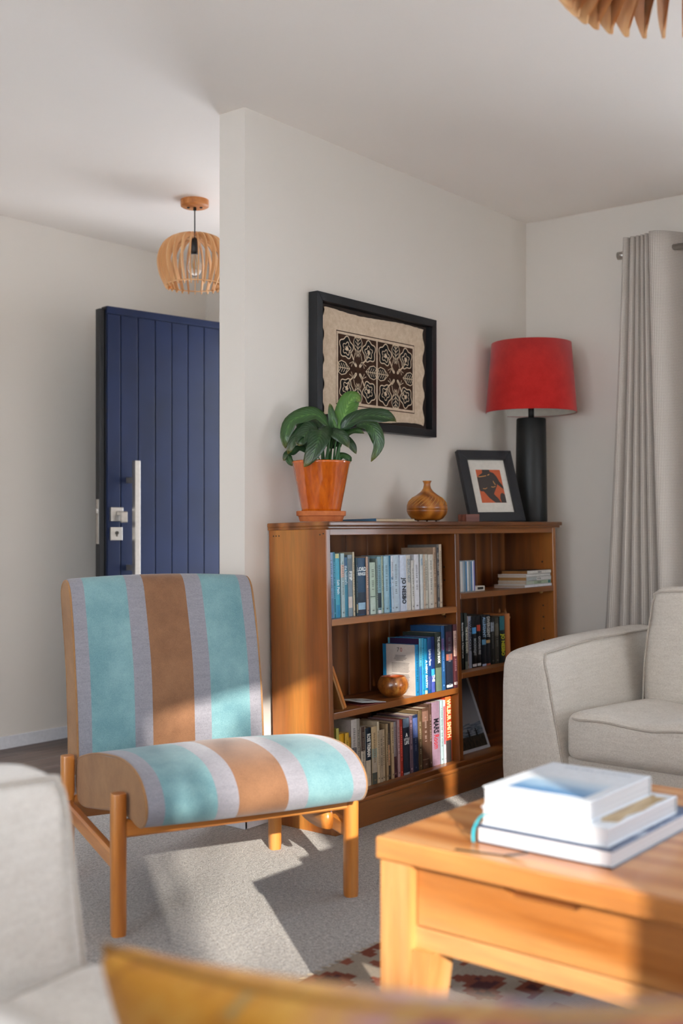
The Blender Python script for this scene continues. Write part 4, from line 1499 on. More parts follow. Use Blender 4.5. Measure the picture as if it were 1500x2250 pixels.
def deckle():
    pts = []
    x0, x1, z0, z1 = 0.060, 0.694, 0.044, 0.430
    N = 40
    for i in range(N):
        f = i / N
        pts.append((x0 + (x1 - x0) * f, z0 + 0.006 * math.sin(9 * f) + rnd.uniform(-.001, .001)))
    for i in range(N):
        f = i / N
        pts.append((x1 + 0.007 * math.sin(25 * f) + rnd.uniform(-.001, .001), z0 + (z1 - z0) * f))
    for i in range(N):
        f = i / N
        pts.append((x1 - (x1 - x0) * f, z1 + 0.005 * math.sin(7 * f) + rnd.uniform(-.001, .001)))
    for i in range(N):
        f = i / N
        pts.append((x0 + 0.008 * math.sin(27 * f + 1) + rnd.uniform(-.001, .001), z1 - (z1 - z0) * f))
    return pts


ident = lambda a, b: (a, b)
pp = flat(fa, 'paper', deckle(), M_PAPER, 0.0225, 0.024, ident)
M_BROWN = plain('3a2418', 0.8, 0, 0.2, 0.35, 70)
M_INKBK = plain('191615', 0.8, 0, 0.2)
M_CREAM = plain('cdb79c', 0.9, 0, 0.1)
LZ = [0.0222, 0.0216, 0.0211, 0.0206]


def ribbon(bm, pts, w, y, closed=False):
    n = len(pts)
    rows = []
    for i, (a, b) in enumerate(pts):
        pa = pts[(i - 1) % n] if closed or i > 0 else pts[i]
        pb = pts[(i + 1) % n] if closed or i < n - 1 else pts[i]
        d = Vector((pb[0] - pa[0], pb[1] - pa[1]))
        d = d.normalized() if d.length > 1e-9 else Vector((1, 0))
        nx, nz = -d.y * w / 2, d.x * w / 2
        rows.append((bm.verts.new((a + nx, y, b + nz)), bm.verts.new((a - nx, y, b - nz))))
    for (a, b), (c, d) in list(zip(rows, rows[1:])) + ([(rows[-1], rows[0])] if closed else []):
        bm.faces.new((a, b, d, c))


def fill(bm, pts, y):
    bm.faces.new([bm.verts.new((a, y, b)) for a, b in pts])


def blob(cx, cz, r, lob, amp, ph=0.0, n=40, sx=1.0, sz=1.0):
    return [(cx + sx * r * (1 + amp * math.cos(lob * a + ph)) * math.cos(a), cz + sz * r * (1 + amp * math.cos(lob * a + ph)) * math.sin(a)) for a in [2 * math.pi * i / n for i in range(n)]]


bp, bk_, bc_, bb = bmesh.new(), bmesh.new(), bmesh.new(), bmesh.new()
PXA, PXM, PXB, PZA, PZB = 0.146, 0.382, 0.618, 0.100, 0.345
ribbon(bb, [(PXA - .012, PZA - .012), (PXB + .012, PZA - .010), (PXB + .010, PZB + .012), (PXA - .010, PZB + .010)], 0.004, LZ[0], True)
for xa, xb in ((PXA, PXM - 0.004), (PXM + 0.004, PXB)):
    fill(bp, [(xa, PZA), (xb, PZA), (xb, PZB), (xa, PZB)], LZ[0])
    cx, cz = (xa + xb) / 2, (PZA + PZB) / 2
    hw, hh = (xb - xa) / 2, (PZB - PZA) / 2
    for sx in (-1, 1):
        for sz in (-1, 1):
            fx_, fz_ = cx + sx * hw * 0.60, cz + sz * hh * 0.62
            ang0 = math.atan2(-sz, -sx)
            fill(bk_, blob(fx_, fz_, 0.036, 5, 0.13, ang0), LZ[1])
            ribbon(bc_, blob(fx_, fz_, 0.038, 5, 0.13, ang0), 0.0042, LZ[2], True)
            ribbon(bc_, blob(fx_ - sx * .003, fz_ - sz * .003, 0.021, 5, 0.20, ang0 + 0.5), 0.0036, LZ[2], True)
            fill(bc_, blob(fx_ - sx * .002, fz_ - sz * .002, 0.0095, 5, 0.2, 0, 20), LZ[2])
            for k in range(5):
                a = ang0 + math.pi + (k - 2) * 0.55
                ribbon(bk_, [(fx_ + 0.004 * math.cos(a), fz_ + 0.004 * math.sin(a)), (fx_ + 0.018 * math.cos(a), fz_ + 0.018 * math.sin(a))], 0.0024, LZ[3])
            # stamen towards the middle of the panel
            ex, ez = cx + sx * hw * 0.16, cz + sz * hh * 0.18
            mx_, mz_ = (fx_ + ex) / 2 + sz * 0.006, (fz_ + ez) / 2 - sx * 0.006
            ribbon(bc_, [(fx_, fz_), (mx_, mz_), (ex, ez)], 0.0062, LZ[3])
            ribbon(bk_, [(fx_ - sx * .008, fz_ - sz * .008), (mx_, mz_)], 0.0018, LZ[3] - 0.0004)
            e = blob(0, 0, 0.011, 2, 0.35, 0, 20)
            ca, sa = math.cos(ang0), math.sin(ang0)
            fill(bc_, [(ex + a * ca - b * sa * 0.8, ez + a * sa + b * ca * 0.8) for a, b in e], LZ[3])
            for k in range(5):
                fill(bk_, blob(ex + rnd.uniform(-.006, .006), ez + rnd.uniform(-.006, .006), 0.0012, 2, 0, 0, 6), LZ[3] - 0.0004)
            # chevrons in the gaps
            ribbon(bc_, [(cx + sx * hw * .34, cz + sz * hh * .08), (cx + sx * hw * .26, cz + sz * hh * .24), (cx + sx * hw * .44, cz + sz * hh * .16)], 0.003, LZ[2])
            ribbon(bc_, [(cx + sx * hw * .05, cz + sz * hh * .40), (cx + sx * hw * .14, cz + sz * hh * .52), (cx + sx * hw * .22, cz + sz * hh * .30)], 0.003, LZ[2])
    for dx_, dz_ in ((0, 1), (0, -1), (1, 0), (-1, 0)):
        tipx, tipz = cx + dx_ * hw * 0.42, cz + dz_ * hh * 0.42
        basex, basez = cx + dx_ * hw * 0.99, cz + dz_ * hh * 0.99
        px_, pz_ = -dz_, dx_
        wL = 0.026
        outl = [(tipx, tipz), (tipx * .6 + basex * .4 + px_ * wL * .8, tipz * .6 + basez * .4 + pz_ * wL * .8), (tipx * .25 + basex * .75 + px_ * wL, tipz * .25 + basez * .75 + pz_ * wL), (basex + px_ * wL * .7, basez + pz_ * wL * .7),
                (basex - px_ * wL * .7, basez - pz_ * wL * .7), (tipx * .25 + basex * .75 - px_ * wL, tipz * .25 + basez * .75 - pz_ * wL), (tipx * .6 + basex * .4 - px_ * wL * .8, tipz * .6 + basez * .4 - pz_ * wL * .8)]
        fill(bk_, outl, LZ[1] - 0.0001)
        ribbon(bc_, outl, 0.0036, LZ[2], True)
        ribbon(bc_, [(tipx, tipz), (basex, basez)], 0.0028, LZ[2] - 0.0001)
        for k in range(1, 5):
            f = k / 5
            qx, qz = tipx + (basex - tipx) * f, tipz + (basez - tipz) * f
            for s in (-1, 1):
                ribbon(bc_, [(qx, qz), (qx + s * px_ * wL * .62 + (basex - tipx) * .18, qz + s * pz_ * wL * .62 + (basez - tipz) * .18)], 0.0026, LZ[2] - 0.0002)
obj('border_line', bb, M_BROWN, pp)
obj('brown_panel', bp, M_BROWN, pp)
obj('petal_ink', bk_, M_INKBK, pp, recalc=False)
obj('floral_line', bc_, M_CREAM, pp, recalc=False)
for c in pp.children:                       # prints face the room
    for pl in c.data.polygons:
        if pl.normal.y > 0:
            pl.flip()

# ------------------------------------------------------------------ striped lounge chair
CH = Matrix.Translation((1.851, 2.176, 0)) @ Matrix.Rotation(math.radians(-24.03), 4, 'Z')
ch = thing('lounge_chair', 'armless wooden lounge chair with wide teal, grey and brown striped upholstery', 'chair', matrix=CH)
CWd, CDp = 0.648, 0.506


def leg(x, y, z1, r=0.0185, lean=0.0, top_cut=0.006):
    bm = bmesh.new()
    secs = []
    for k, z in enumerate((0.0, 0.02, z1 * 0.5, z1 - top_cut, z1)):
        rr = r * (0.92 if k == 0 else 1.0) * (0.94 if k == 4 else 1)
        ring = []
        for i in range(16):
            a = 2 * math.pi * i / 16 + math.pi / 16
            # squared-off round section
            c_, s_ = math.cos(a), math.sin(a)
            m_ = (abs(c_) ** 4 + abs(s_) ** 4) ** -0.25
            ring.append((x + rr * m_ * c_, y + lean * z + rr * m_ * s_, z))
        secs.append(ring)
    loft(bm, secs)
    return obj('leg', bm, M_CHAIRWOOD, ch, True)


for x_, y_, z_ in ((0.0, 0.0, 0.350), (CWd, 0.0, 0.350), (0.0, CDp, 0.352), (CWd, CDp, 0.352)):
    o = leg(x_, y_, z_)
    o.data.set_sharp_from_angle(angle=math.radians(50))


def bar(name, p0, p1, w, h, mat, sag=0.0, n=10):
    """Rectangular rail with softened edges between two points; sag bows it."""
    p0, p1 = Vector(p0), Vector(p1)
    d = (p1 - p0).normalized()
    s = d.cross(Vector((0, 0, 1))).normalized()
    u = s.cross(d)
    secs = []
    cut = min(w, h) * 0.22
    prof = [(-w / 2 + cut, -h / 2), (w / 2 - cut, -h / 2), (w / 2, -h / 2 + cut), (w / 2, h / 2 - cut), (w / 2 - cut, h / 2), (-w / 2 + cut, h / 2), (-w / 2, h / 2 - cut), (-w / 2, -h / 2 + cut)]
    for i in range(n + 1):
        f = i / n
        c = p0.lerp(p1, f) + u * (sag * 4 * f * (1 - f))
        secs.append([c + s * a + u * b for a, b in prof])
    bm = bmesh.new()
    loft(bm, secs)
    return obj(name, bm, mat, ch)


bar('front_rail', (0.012, 0.0, 0.262), (CWd - 0.012, 0.0, 0.262), 0.024, 0.044, M_CHAIRWOOD_H)
bar('back_rail', (0.012, CDp, 0.205), (CWd - 0.012, CDp, 0.205), 0.022, 0.066, M_CHAIRWOOD_H)
M_CHAIRWOOD_Y = wood('chair_stretcher_timber', '96581e', 'bd803a', 'd6a666', 'Y', 1.0, 0.35, 0.3, 0.5)
bar('side_stretcher', (0.0, 0.012, 0.178), (0.0, CDp - 0.012, 0.205), 0.026, 0.044, M_CHAIRWOOD_Y)
bar('side_stretcher', (CWd, 0.012, 0.178), (CWd, CDp - 0.012, 0.205), 0.026, 0.044, M_CHAIRWOOD_Y)
# boat-shaped cross brace under the seat on the right
bm = bmesh.new()
secs = []
for i in range(13):
    f = i / 12
    y = 0.03 + 0.40 * f
    w = 0.004 + 0.042 * math.sin(math.pi * min(1, f * 1.25 + 0.12)) ** 0.7 if f < 0.72 else 0.046 * (1 - f) / 0.28 + 0.002
    z = 0.205 + 0.05 * f
    secs.append([(CWd - 0.05 + (a - 0.5) * 0.018, y, z + w * math.sin(b)) for a, b in ((0, -1.2), (0.5, -1.57), (1, -1.2), (1.2, 0), (1, 1.2), (0.5, 1.57), (0, 1.2), (-0.2, 0))])
loft(bm, secs)
obj('seat_brace', bm, M_CHAIRWOOD_Y, ch, True)

M_GREY = linen('grey_stripe_linen', '78747a', '959196', 320, 0.3)
M_TEAL = velvet('teal_stripe_velvet', '527880', '86a8a8', 90, 5)
M_BRN = velvet('brown_stripe_velvet', '6f4c34', '93694a', 90, 6)
M_TAN = velvet('tan_side_velvet', '855c38', 'a87c50', 90, 8)
STR = [(0.0, 0.075, M_GREY), (0.075, 0.295, M_TEAL), (0.295, 0.388, M_GREY), (0.388, 0.612, M_BRN), (0.612, 0.705, M_GREY), (0.705, 0.925, M_TEAL), (0.925, 1.0, M_GREY)]


def smooth_loop(pts, n=6):
    P = [Vector((a, b, 0)) for a, b in pts]
    L = len(P)
    out = []
    for i in range(L):
        a, b, c, d = P[i - 1], P[i], P[(i + 1) % L], P[(i + 2) % L]
        for k in range(n):
            t_ = k / n
            q = 0.5 * ((2 * b) + (c - a) * t_ + (2 * a - 5 * b + 4 * c - d) * t_ * t_ + (3 * b - a - 3 * c + d) * t_ ** 3)
            out.append((q.x, q.y))
    return out


def striped_pad(name, loop, x0, x1, crown, edge=0.012):
    """Upholstered pad: a closed (y, z) outline swept along x; coloured fabric strips and tan side panels."""
    cy = sum(p[0] for p in loop) / len(loop)
    cz = sum(p[1] for p in loop) / len(loop)

    def section(f):
        x = x0 + (x1 - x0) * f
        s = min(f, 1 - f) * (x1 - x0)
        inset = edge * (1 - math.sqrt(max(0, 1 - (1 - min(1, s / edge)) ** 2))) if s < edge else 0
        sc = crown * (1 - (2 * f - 1) ** 2)
        out = []
        for y, z in loop:
            d = Vector((y - cy, z - cz))
            L_ = d.length
            k = (L_ - inset + sc) / L_
            out.append((x, cy + d.x * k, cz + d.y * k))
        return out

    core = bmesh.new()
    loft(core, [[(x_, cy + (y_ - cy) * 0.9, cz + (z_ - cz) * 0.9) for x_, y_, z_ in section(f)] for f in (0.03, 0.97)])
    root_ = obj(name, core, M_TAN, ch, False)
    for f0, f1 in ((0.0, 0.0006), (0.9994, 1.0)):
        sp_ = bmesh.new()
        loft(sp_, [section(f0), section(f1)])
        obj('side_panel', sp_, M_TAN, root_)
    for a, b, m_ in STR:
        n_ = 3 if b - a < 0.1 else 8
        fs = [a + (b - a) * i / n_ for i in range(n_ + 1)]
        if a == 0:
            fs = [0, .002, .005, .009, .014, .020, .03, .05, b]
        if b == 1:
            fs = [a, .95, .97, .98, .986, .991, .995, .998, 1.0]
        bm = bmesh.new()
        loft(bm, [section(f) for f in fs], cap=False)
        obj('fabric_stripe', bm, m_, root_, True)
    for f in (0.0035, 0.9965):
        bm = bmesh.new()
        s_ = section(f)
        tube(bm, [(p[0], cy + (p[1] - cy) * 1.0, p[2]) for p in s_], 0.0035, 6, True)
        obj('piping', bm, M_TAN, root_, True)
    return root_


seat_loop = smooth_loop([(0.50, 0.338), (0.42, 0.366), (0.28, 0.398), (0.12, 0.420), (0.0, 0.420), (-0.085, 0.402), (-0.135, 0.365), (-0.145, 0.325), (-0.120, 0.292), (-0.075, 0.283), (0.0, 0.288), (0.15, 0.268), (0.30, 0.243), (0.44, 0.220), (0.495, 0.232), (0.515, 0.285)], 4)
striped_pad('seat_cushion', seat_loop, 0.026, 0.622, 0.010)
back_loop = smooth_loop([(0.505, 0.300), (0.508, 0.40), (0.520, 0.52), (0.545, 0.65), (0.580, 0.77), (0.603, 0.825), (0.635, 0.848), (0.675, 0.842), (0.698, 0.815), (0.690, 0.77), (0.655, 0.65), (0.630, 0.52), (0.615, 0.40), (0.605, 0.315), (0.570, 0.290), (0.530, 0.288)], 4)
striped_pad('backrest', back_loop, 0.028, 0.610, 0.010)

# ------------------------------------------------------------------ coffee table
TB = thing('coffee_table', 'honey-coloured timber coffee table with drawers and tapered legs', 'table', (1.646, 1.233, 0))
TX, TY = 0.706, 1.21                       # size across and along; local y runs negative
boxo('table_top', (0, TX, -TY, 0, 0.410, 0.450), M_RIMU, TB, 0.004, 3)


def tleg(x0, x1, y_out, y_in, sgn):
    """Leg whose inner face swells below the apron and tapers to the floor."""
    bm = bmesh.new()
    loft(bm, [[(x0, y_out, z), (x1, y_out, z), (x1, y_in, z), (x0, y_in, z)] for z in (0.0095, 0.410)])
    yw = y_in - sgn * 0.001
    loft(bm, [[(x0 + 0.0005, yw, z), (x1 - 0.0005, yw, z), (x1 - 0.0005, y_in + sgn * e, z), (x0 + 0.0005, y_in + sgn * e, z)] for z, e in ((0.0095, 0.004), (0.13, 0.026), (0.262, 0.046))])
    bmesh.ops.bevel(bm, geom=[e for e in bm.edges if abs(e.verts[0].co.z - e.verts[1].co.z) > 0.05], offset=0.0025, segments=2, affect='EDGES')
    return obj('leg', bm, M_RIMU_Z, TB)


for x0, x1 in ((0.006, 0.078), (TX - 0.078, TX - 0.006)):
    tleg(x0, x1, -0.006, -0.076, -1)
    tleg(x0, x1, -TY + 0.006, -TY + 0.076, 1)
boxo('lower_rail', (0.020, 0.040, -TY + 0.07, -0.07, 0.260, 0.298), M_RIMU, TB, 0.002)
boxo('back_rail', (TX - 0.040, TX - 0.020, -TY + 0.07, -0.07, 0.260, 0.408), M_RIMU, TB, 0.002)
boxo('end_rail', (0.06, TX - 0.06, -0.036, -0.016, 0.260, 0.408), M_RIMU, TB, 0.002)
boxo('end_rail', (0.06, TX - 0.06, -TY + 0.016, -TY + 0.036, 0.260, 0.408), M_RIMU, TB, 0.002)
boxo('drawer_box', (0.040, TX - 0.05, -TY + 0.08, -0.08, 0.270, 0.405), plain('8a5a2a', 0.7), TB)
boxo('centre_stile', (0.020, 0.040, -0.630, -0.582, 0.298, 0.410), M_RIMU_Z, TB, 0.001)
for ya, yb in ((-0.077, -0.580), (-0.632, -TY + 0.077)):
    ym = (ya + yb) / 2
    bm = bmesh.new()
    # front with a dished finger pull cut from its top edge
    outl = [(ya - 0.002, 0.301), (yb + 0.002, 0.301), (yb + 0.002, 0.407), (ym - 0.078, 0.407), (ym - 0.060, 0.390), (ym + 0.060, 0.390), (ym + 0.078, 0.407), (ya - 0.002, 0.407)]
    loft(bm, [[(0.020, a, b) for a, b in outl], [(0.040, a, b) for a, b in outl]])
    bmesh.ops.bevel(bm, geom=bm.edges[:], offset=0.0016, segments=2, affect='EDGES')
    dr = obj('drawer_front', bm, M_RIMU, TB)
    boxo('finger_pull', (0.0345, 0.0395, ym - 0.0725, ym + 0.0725, 0.3885, 0.4065), M_RIMU, dr)

# ------------------------------------------------------------------ books on the table
def table_book(label, x0, x1, y0, y1, z0, z1, top_mat, extra=None, rz=0.0, cover='ced3d8', edge='e2e2e4'):
    r = thing('coffee_table_book', label, 'book', (x0, y0, z0), (0, 0, rz), 'books stacked on the coffee table')
    w, d, h = x1 - x0, y1 - y0, z1 - z0
    boxo('back_cover', (0, w, 0, d, 0, 0.0025), plain(cover, 0.4), r, 0.0006, 1)
    boxo('front_cover', (0, w, 0, d, h - 0.0025, h), top_mat, r, 0.0006, 1)
    boxo('spine', (w - 0.003, w, 0, d, 0.0, h), plain(cover, 0.4), r, 0.0006, 1)
    t_ = NT('white_page_edges')
    n_ = t_.noise(t_.coords((2, 2, 900)), 1.0, 2)
    boxo('page_block', (0.003, w - 0.003, 0.003, d - 0.003, 0.0025, h - 0.0025), t_.done(t_.ramp(n_, [(0.3, 'c9c9cc'), (0.7, edge)]), 0.8), r)
    return r, w, d, h


def seascape(name, c0, c1, c2, axis=(0.0, 1.0)):
    t_ = NT(name)
    v_ = t_.coords((6, 14, 1))
    n_ = t_.noise(v_, 2.2, 5, 0.65, 0.4)
    return t_.done(t_.ramp(n_, [(0.32, c0), (0.5, c1), (0.68, c2)]), 0.4)


M_WHITEC = plain('d6dade', 0.35)
r, w, d, h = table_book('large navy-bottomed art book, lowest in the coffee table stack', 1.727, 2.085, 0.810, 1.069, 0.4502, 0.4800, plain('3c4a66', 0.35), cover='2a3244')
bm = bmesh.new()
box(bm, 0.02, w - 0.02, 0.002, d * 0.55, h, h + 0.0004)
obj('cover_picture', bm, seascape('navy_wave_print', '1d2a48', '45597c', 'c4ccd6'), r)
r, w, d, h = table_book('white art book with gold brushstroke, middle of the coffee table stack', 1.738, 2.028, 0.823, 1.066, 0.4803, 0.5120, M_WHITEC, cover='cfd4d8')
bm = bmesh.new()
pts = [(0.05, 0.004), (0.10, 0.012), (0.15, 0.004), (0.22, 0.010), (0.262, 0.006), (0.256, 0.026), (0.272, 0.038), (0.235, 0.05), (0.20, 0.058), (0.14, 0.05), (0.09, 0.058), (0.06, 0.04), (0.036, 0.03)]
bm.faces.new([bm.verts.new((a, b, h + 0.0004)) for a, b in pts])
t_ = NT('gold_brush')
n_ = t_.noise(t_.coords((4, 60, 1)), 3, 4)
obj('gold_stroke', bm, t_.done(t_.ramp(n_, [(0.35, '9a7a44'), (0.65, 'c9ad7c')]), 0.35), r)
bm = bmesh.new()
pts = catmull([(-0.002, d - 0.02, h * 0.7), (-0.006, d - 0.006, h * 0.55), (-0.004, d + 0.006, h * 0.1), (-0.010, d + 0.010, -0.012), (-0.020, d + 0.004, -0.0285)], 5)
for k, q in enumerate(pts[:-1]):
    q2 = pts[k + 1]
    vs_ = [bm.verts.new(p_) for p_ in (q + Vector((0, .003, 0)), q - Vector((0, .003, 0)), q2 - Vector((0, .003, 0)), q2 + Vector((0, .003, 0)))]
    bm.faces.new(vs_)
o = obj('ribbon_bookmark', bm, plain('2fa6b4', 0.5), r)
o.modifiers.new('thickness', 'SOLIDIFY').thickness = 0.0008
r, w, d, h = table_book('white art book with blue seascape cover, top of the coffee table stack', 1.740, 2.002, 0.862, 1.064, 0.5123, 0.5480, M_WHITEC, rz=0.0, cover='d3d8dc')
bm = bmesh.new()
box(bm, 0.030, 0.150, 0.020, d - 0.035, h, h + 0.0004)
t_ = NT('blue_seascape_print')
sep = t_.n('SeparateXYZ')
t_.l(t_.coords(), sep.inputs[0])
n_ = t_.noise(t_.coords((18, 7, 1)), 1.7, 5, 0.65, 0.5)
s_ = t_.math('ADD', t_.math('MULTIPLY', sep.outputs[0], 5.2), t_.math('MULTIPLY', n_, 0.5))
obj('cover_picture', bm, t_.done(t_.ramp(s_, [(0.42, '4d7fae'), (0.62, '86a9c6'), (0.85, 'b9cbd8'), (1.0, 'd0d7dc')]), 0.35), r)
text(r, 'cover_title', 'THE SEA JOURNAL', 0.013, (0.232, d * 0.46, h + 0.0003), (0, -1, 0), (1, 0, 0), plain('a9b4bd', 0.5), spacing=1.3)

fb = thing('feather_bookmark', 'slim dark metal bookmark with feather tip lying on the coffee table', 'bookmark', (1.664, 1.072, 0.4503), (0, 0, math.radians(-77)))
bm = bmesh.new()
box(bm, 0, 0.085, -0.0025, 0.0025, 0, 0.0016)
obj('stem', bm, plain('3a3734', 0.4, 0.6), fb)
bm = bmesh.new()
loft(bm, [[(0.085 + 0.045 * f, w_ * a, 0.0018 * b + 0.010 * f) for a, b in ((-1, 0), (0, 0.2), (1, 0), (0, 1.2))] for f, w_ in ((0, 0.0026), (0.25, 0.0075), (0.6, 0.0085), (0.85, 0.005), (1.0, 0.0006))])
obj('feather', bm, plain('5a5652', 0.4, 0.6), fb)

# ------------------------------------------------------------------ sofas
def sofa(label, fx, fy, sd, width, back_d=0.705, back_z=0.545, back_h=0.46, frame_h=0.60, DD=1.00, arm_up=0.0):
    """Linen sofa with its arm at the +y end. fx, fy: front outer corner of the arm; sd: depth direction along x."""
    root = thing('sofa', label, 'sofa', (fx, fy, 0))

    def W(a, d_, z):
        return Vector((sd * d_, -a, z))

    def arm_sec(d_, grow):
        rise = 0.022 * min(1, d_ / 0.35)
        zt = 0.585 + rise + arm_up
        pts = [(0.006, 0.05), (0.0, 0.12), (0.0, zt - 0.055), (0.010, zt - 0.022), (0.034, zt - 0.004), (0.08, zt + 0.004), (0.135, zt - 0.001), (0.158, zt - 0.010), (0.170, zt - 0.030),
               (0.190, 0.44), (0.212, 0.34), (0.232, 0.24), (0.246, 0.14), (0.248, 0.05)]
        ca, cz = 0.115, 0.32
        return [W(ca + (a - ca) * grow, d_, cz + (z - cz) * (grow if z > 0.06 else 1)) for a, z in pts]

    bm = bmesh.new()
    secs = []
    for d_, g in ((0.0, 0.88), (0.004, 0.935), (0.012, 0.968), (0.024, 0.988), (0.042, 1.0), (0.12, 1.0), (0.25, 1.0), (0.40, 1.0), (0.6, 1.0), (0.8, 1.0), (DD - 0.02, 1.0), (DD, 0.95)):
        secs.append(arm_sec(d_, g))
    loft(bm, secs)
    arm_o = obj('arm', bm, M_LINEN, root, True)
    md = arm_o.modifiers.new('soft', 'SUBSURF')
    md.levels = md.render_levels = 1
    # welt along the inner top edge, then down the inner front edge
    bm = bmesh.new()
    path = [W(0.164, 0.030 + 0.9 * i / 10, arm_sec(0.030 + 0.9 * i / 10, 1.0)[7].z + 0.001) for i in range(11)][::-1]
    path += [W(0.164, 0.018, 0.566 + arm_up), W(0.167, 0.010, 0.545 + arm_up)]
    path += [W(0.170 + 0.066 * (0.545 - z) / 0.34, 0.009, z + arm_up * (z - 0.06) / 0.48) for z in (0.50, 0.44, 0.38, 0.32, 0.26, 0.20, 0.12, 0.06)]
    tube(bm, catmull(path, 3), 0.0038, 8)
    obj('arm_piping', bm, M_PIPE, root, True)
    # second arm at the far end
    bm = bmesh.new()
    loft(bm, [[Vector((p.x, -width - (p.y), p.z)) for p in s] for s in secs])
    obj('arm', bm, M_LINEN, root, True)
    # base
    bm = bmesh.new()
    lo, hi = W(0.20, 0.05, 0.05), W(width - 0.20, 0.98, 0.25)
    box(bm, min(lo.x, hi.x), max(lo.x, hi.x), min(lo.y, hi.y), max(lo.y, hi.y), 0.05, 0.235, 0.01)
    obj('base', bm, M_LINEN, root, True)
    # seat cushions
    inner0, inner1 = 0.236, width - 0.236
    nseat = max(1, round((inner1 - inner0) / 0.75))
    sw = (inner1 - inner0) / nseat
    for k in range(nseat):
        a0 = inner0 + sw * k
        cx_, cd = a0 + sw / 2, 0.36
        bm = bmesh.new()

        def sf(q, cx_=cx_, cd=cd):
            f = (q.y + 0.36) / 0.72          # 0 front, 1 back
            zz = q.z + 0.012 * math.sin(q.x * 17 + 1) * max(0, q.z) / 0.07
            return W(cx_ + q.x, cd + 0.012 + q.y, 0.306 + zz - 0.035 * f)
        rbox(bm, (sw - 0.006, 0.72, 0.150), 0.034, 14, (0.0, 0.012, 0.022), sf)
        sc_ = obj('seat_cushion', bm, M_LINEN, root, True)
        bm = bmesh.new()
        e = sw / 2 - 0.012
        pts = [W(cx_ - e, 0.60, 0.345), W(cx_ - e, 0.10, 0.366), W(cx_ - e + 0.01, 0.030, 0.370), W(cx_ - e + 0.05, 0.006, 0.369)]
        pts += [W(cx_ - e + 0.05 + (2 * e - 0.1) * i / 8, -0.002, 0.367 + 0.006 * math.sin(i * 1.7)) for i in range(1, 8)]
        pts += [W(cx_ + e - 0.05, 0.006, 0.369), W(cx_ + e - 0.01, 0.030, 0.370), W(cx_ + e, 0.10, 0.366), W(cx_ + e, 0.60, 0.345)]
        tube(bm, catmull(pts, 4), 0.0042, 8)
        obj('cushion_piping', bm, M_PIPE, sc_, True)
        # back cushion
        bm = bmesh.new()
        tilt = math.radians(6)

        def bf(q, cx_=cx_):
            y = q.y * math.cos(tilt) + q.z * math.sin(tilt)
            z = -q.y * math.sin(tilt) + q.z * math.cos(tilt)
            return W(cx_ + q.x * (1 - 0.04 * (z > 0.1)), back_d + y, back_z + z)
        rbox(bm, (sw - 0.012, 0.17, back_h), 0.055, 14, (0.006, 0.035, 0.008), bf)
        bcu = obj('back_cushion', bm, M_LINEN, root, True)
        bm = bmesh.new()
        e, zt = sw / 2 - 0.016, back_h / 2 - 0.025
        pp_ = [(-e, -0.2), (-e, -0.05), (-e, 0.12), (-e + 0.012, zt - 0.025), (-e + 0.045, zt + 0.004), (0, zt + 0.010), (e - 0.045, zt + 0.004), (e - 0.012, zt - 0.025), (e, 0.12), (e, -0.05), (e, -0.2)]
        tube(bm, catmull([bf(Vector((a, -0.078, b))) for a, b in pp_], 4), 0.0034, 8)
        obj('cushion_piping', bm, M_PIPE, bcu, True)
    # back frame
    bm = bmesh.new()
    c_ = W(width / 2, DD - 0.07, 0.06 + frame_h / 2)
    rbox(bm, (0.13, width - 0.02, frame_h), 0.04, 8, (0, 0, 0.0), lambda q: Vector((c_.x + q.x + sd * 0.0, c_.y + q.y, c_.z + q.z)))
    obj('back_frame', bm, M_LINEN, root, True)
    for a in (0.06, width - 0.06):
        for d_ in (0.07, 0.92):
            bm = bmesh.new()
            p_ = W(a, d_, 0)
            lathe(bm, [(0.0, 0.0), (0.020, 0.0), (0.026, 0.055), (0.0, 0.055)], 16, (p_.x, p_.y, 0), cap=False)
            obj('foot', bm, M_BLACK, root)
    return root


sofa('cream linen sofa with a piped arm beside the bookcase and curtain', 3.400, 2.010, 1, 2.05, frame_h=0.50)
sofa('cream linen sofa with a piped arm in the left foreground', 1.100, 1.572, -1, 2.30, 0.76, 0.525, 0.44, 0.50, 0.96, 0.055)

# ------------------------------------------------------------------ floral cushion in the foreground
t = NT('floral_cushion_cloth')
v = t.coords()
n1 = t.noise(v, 9, 3, 0.6, 0.6)
n2 = t.noise(t.coords(loc=(3.1, 1.7, 0.4)), 8, 3, 0.6, 0.5)
n3 = t.noise(t.coords(loc=(7.7, 4.2, 2.4)), 7, 3, 0.6, 0.5)
col = t.ramp(n1, [(0.36, 'a86a08'), (0.5, 'cd8c12'), (0.66, 'd9a33c')])
col = t.mix(t.ramp(n2, [(0.62, '000000'), (0.68, 'ffffff')]), col, '9a8c58')
sepc = t.n('SeparateXYZ')
t.l(v, sepc.inputs[0])
right = t.ramp(t.math('ADD', t.math('MULTIPLY', sepc.outputs[0], 1.3), 0.5), [(0.42, '000000'), (0.62, 'ffffff')])
fl = t.ramp(n3, [(0.40, '5a4a52'), (0.47, '8a3a44'), (0.53, 'a88a5c'), (0.60, '8f6a8c'), (0.68, 'b0906a')])
col = t.mix(right, col, fl)
t.bump(t.noise(v, 300, 2), 0.3, 0.001)
M_FLORAL = t.done(col, 0.9, 0, 0.2, sheen=0.2)
_ct = Vector((-0.155, -0.70, 0.180)).normalized()           # along the top edge
_cn = Vector((0.90, -0.22, 0.30))                        # the face leans back
_cn = (_cn - _ct * _cn.dot(_ct)).normalized()
_cu = _cn.cross(_ct).normalized()
_cu = _cu if _cu.z > 0 else -_cu
_cx = (-_cn).cross(_cu) if False else _cu.cross(_cn)
CUS = Matrix((_ct, -_cn, _cu)).transposed().to_4x4()
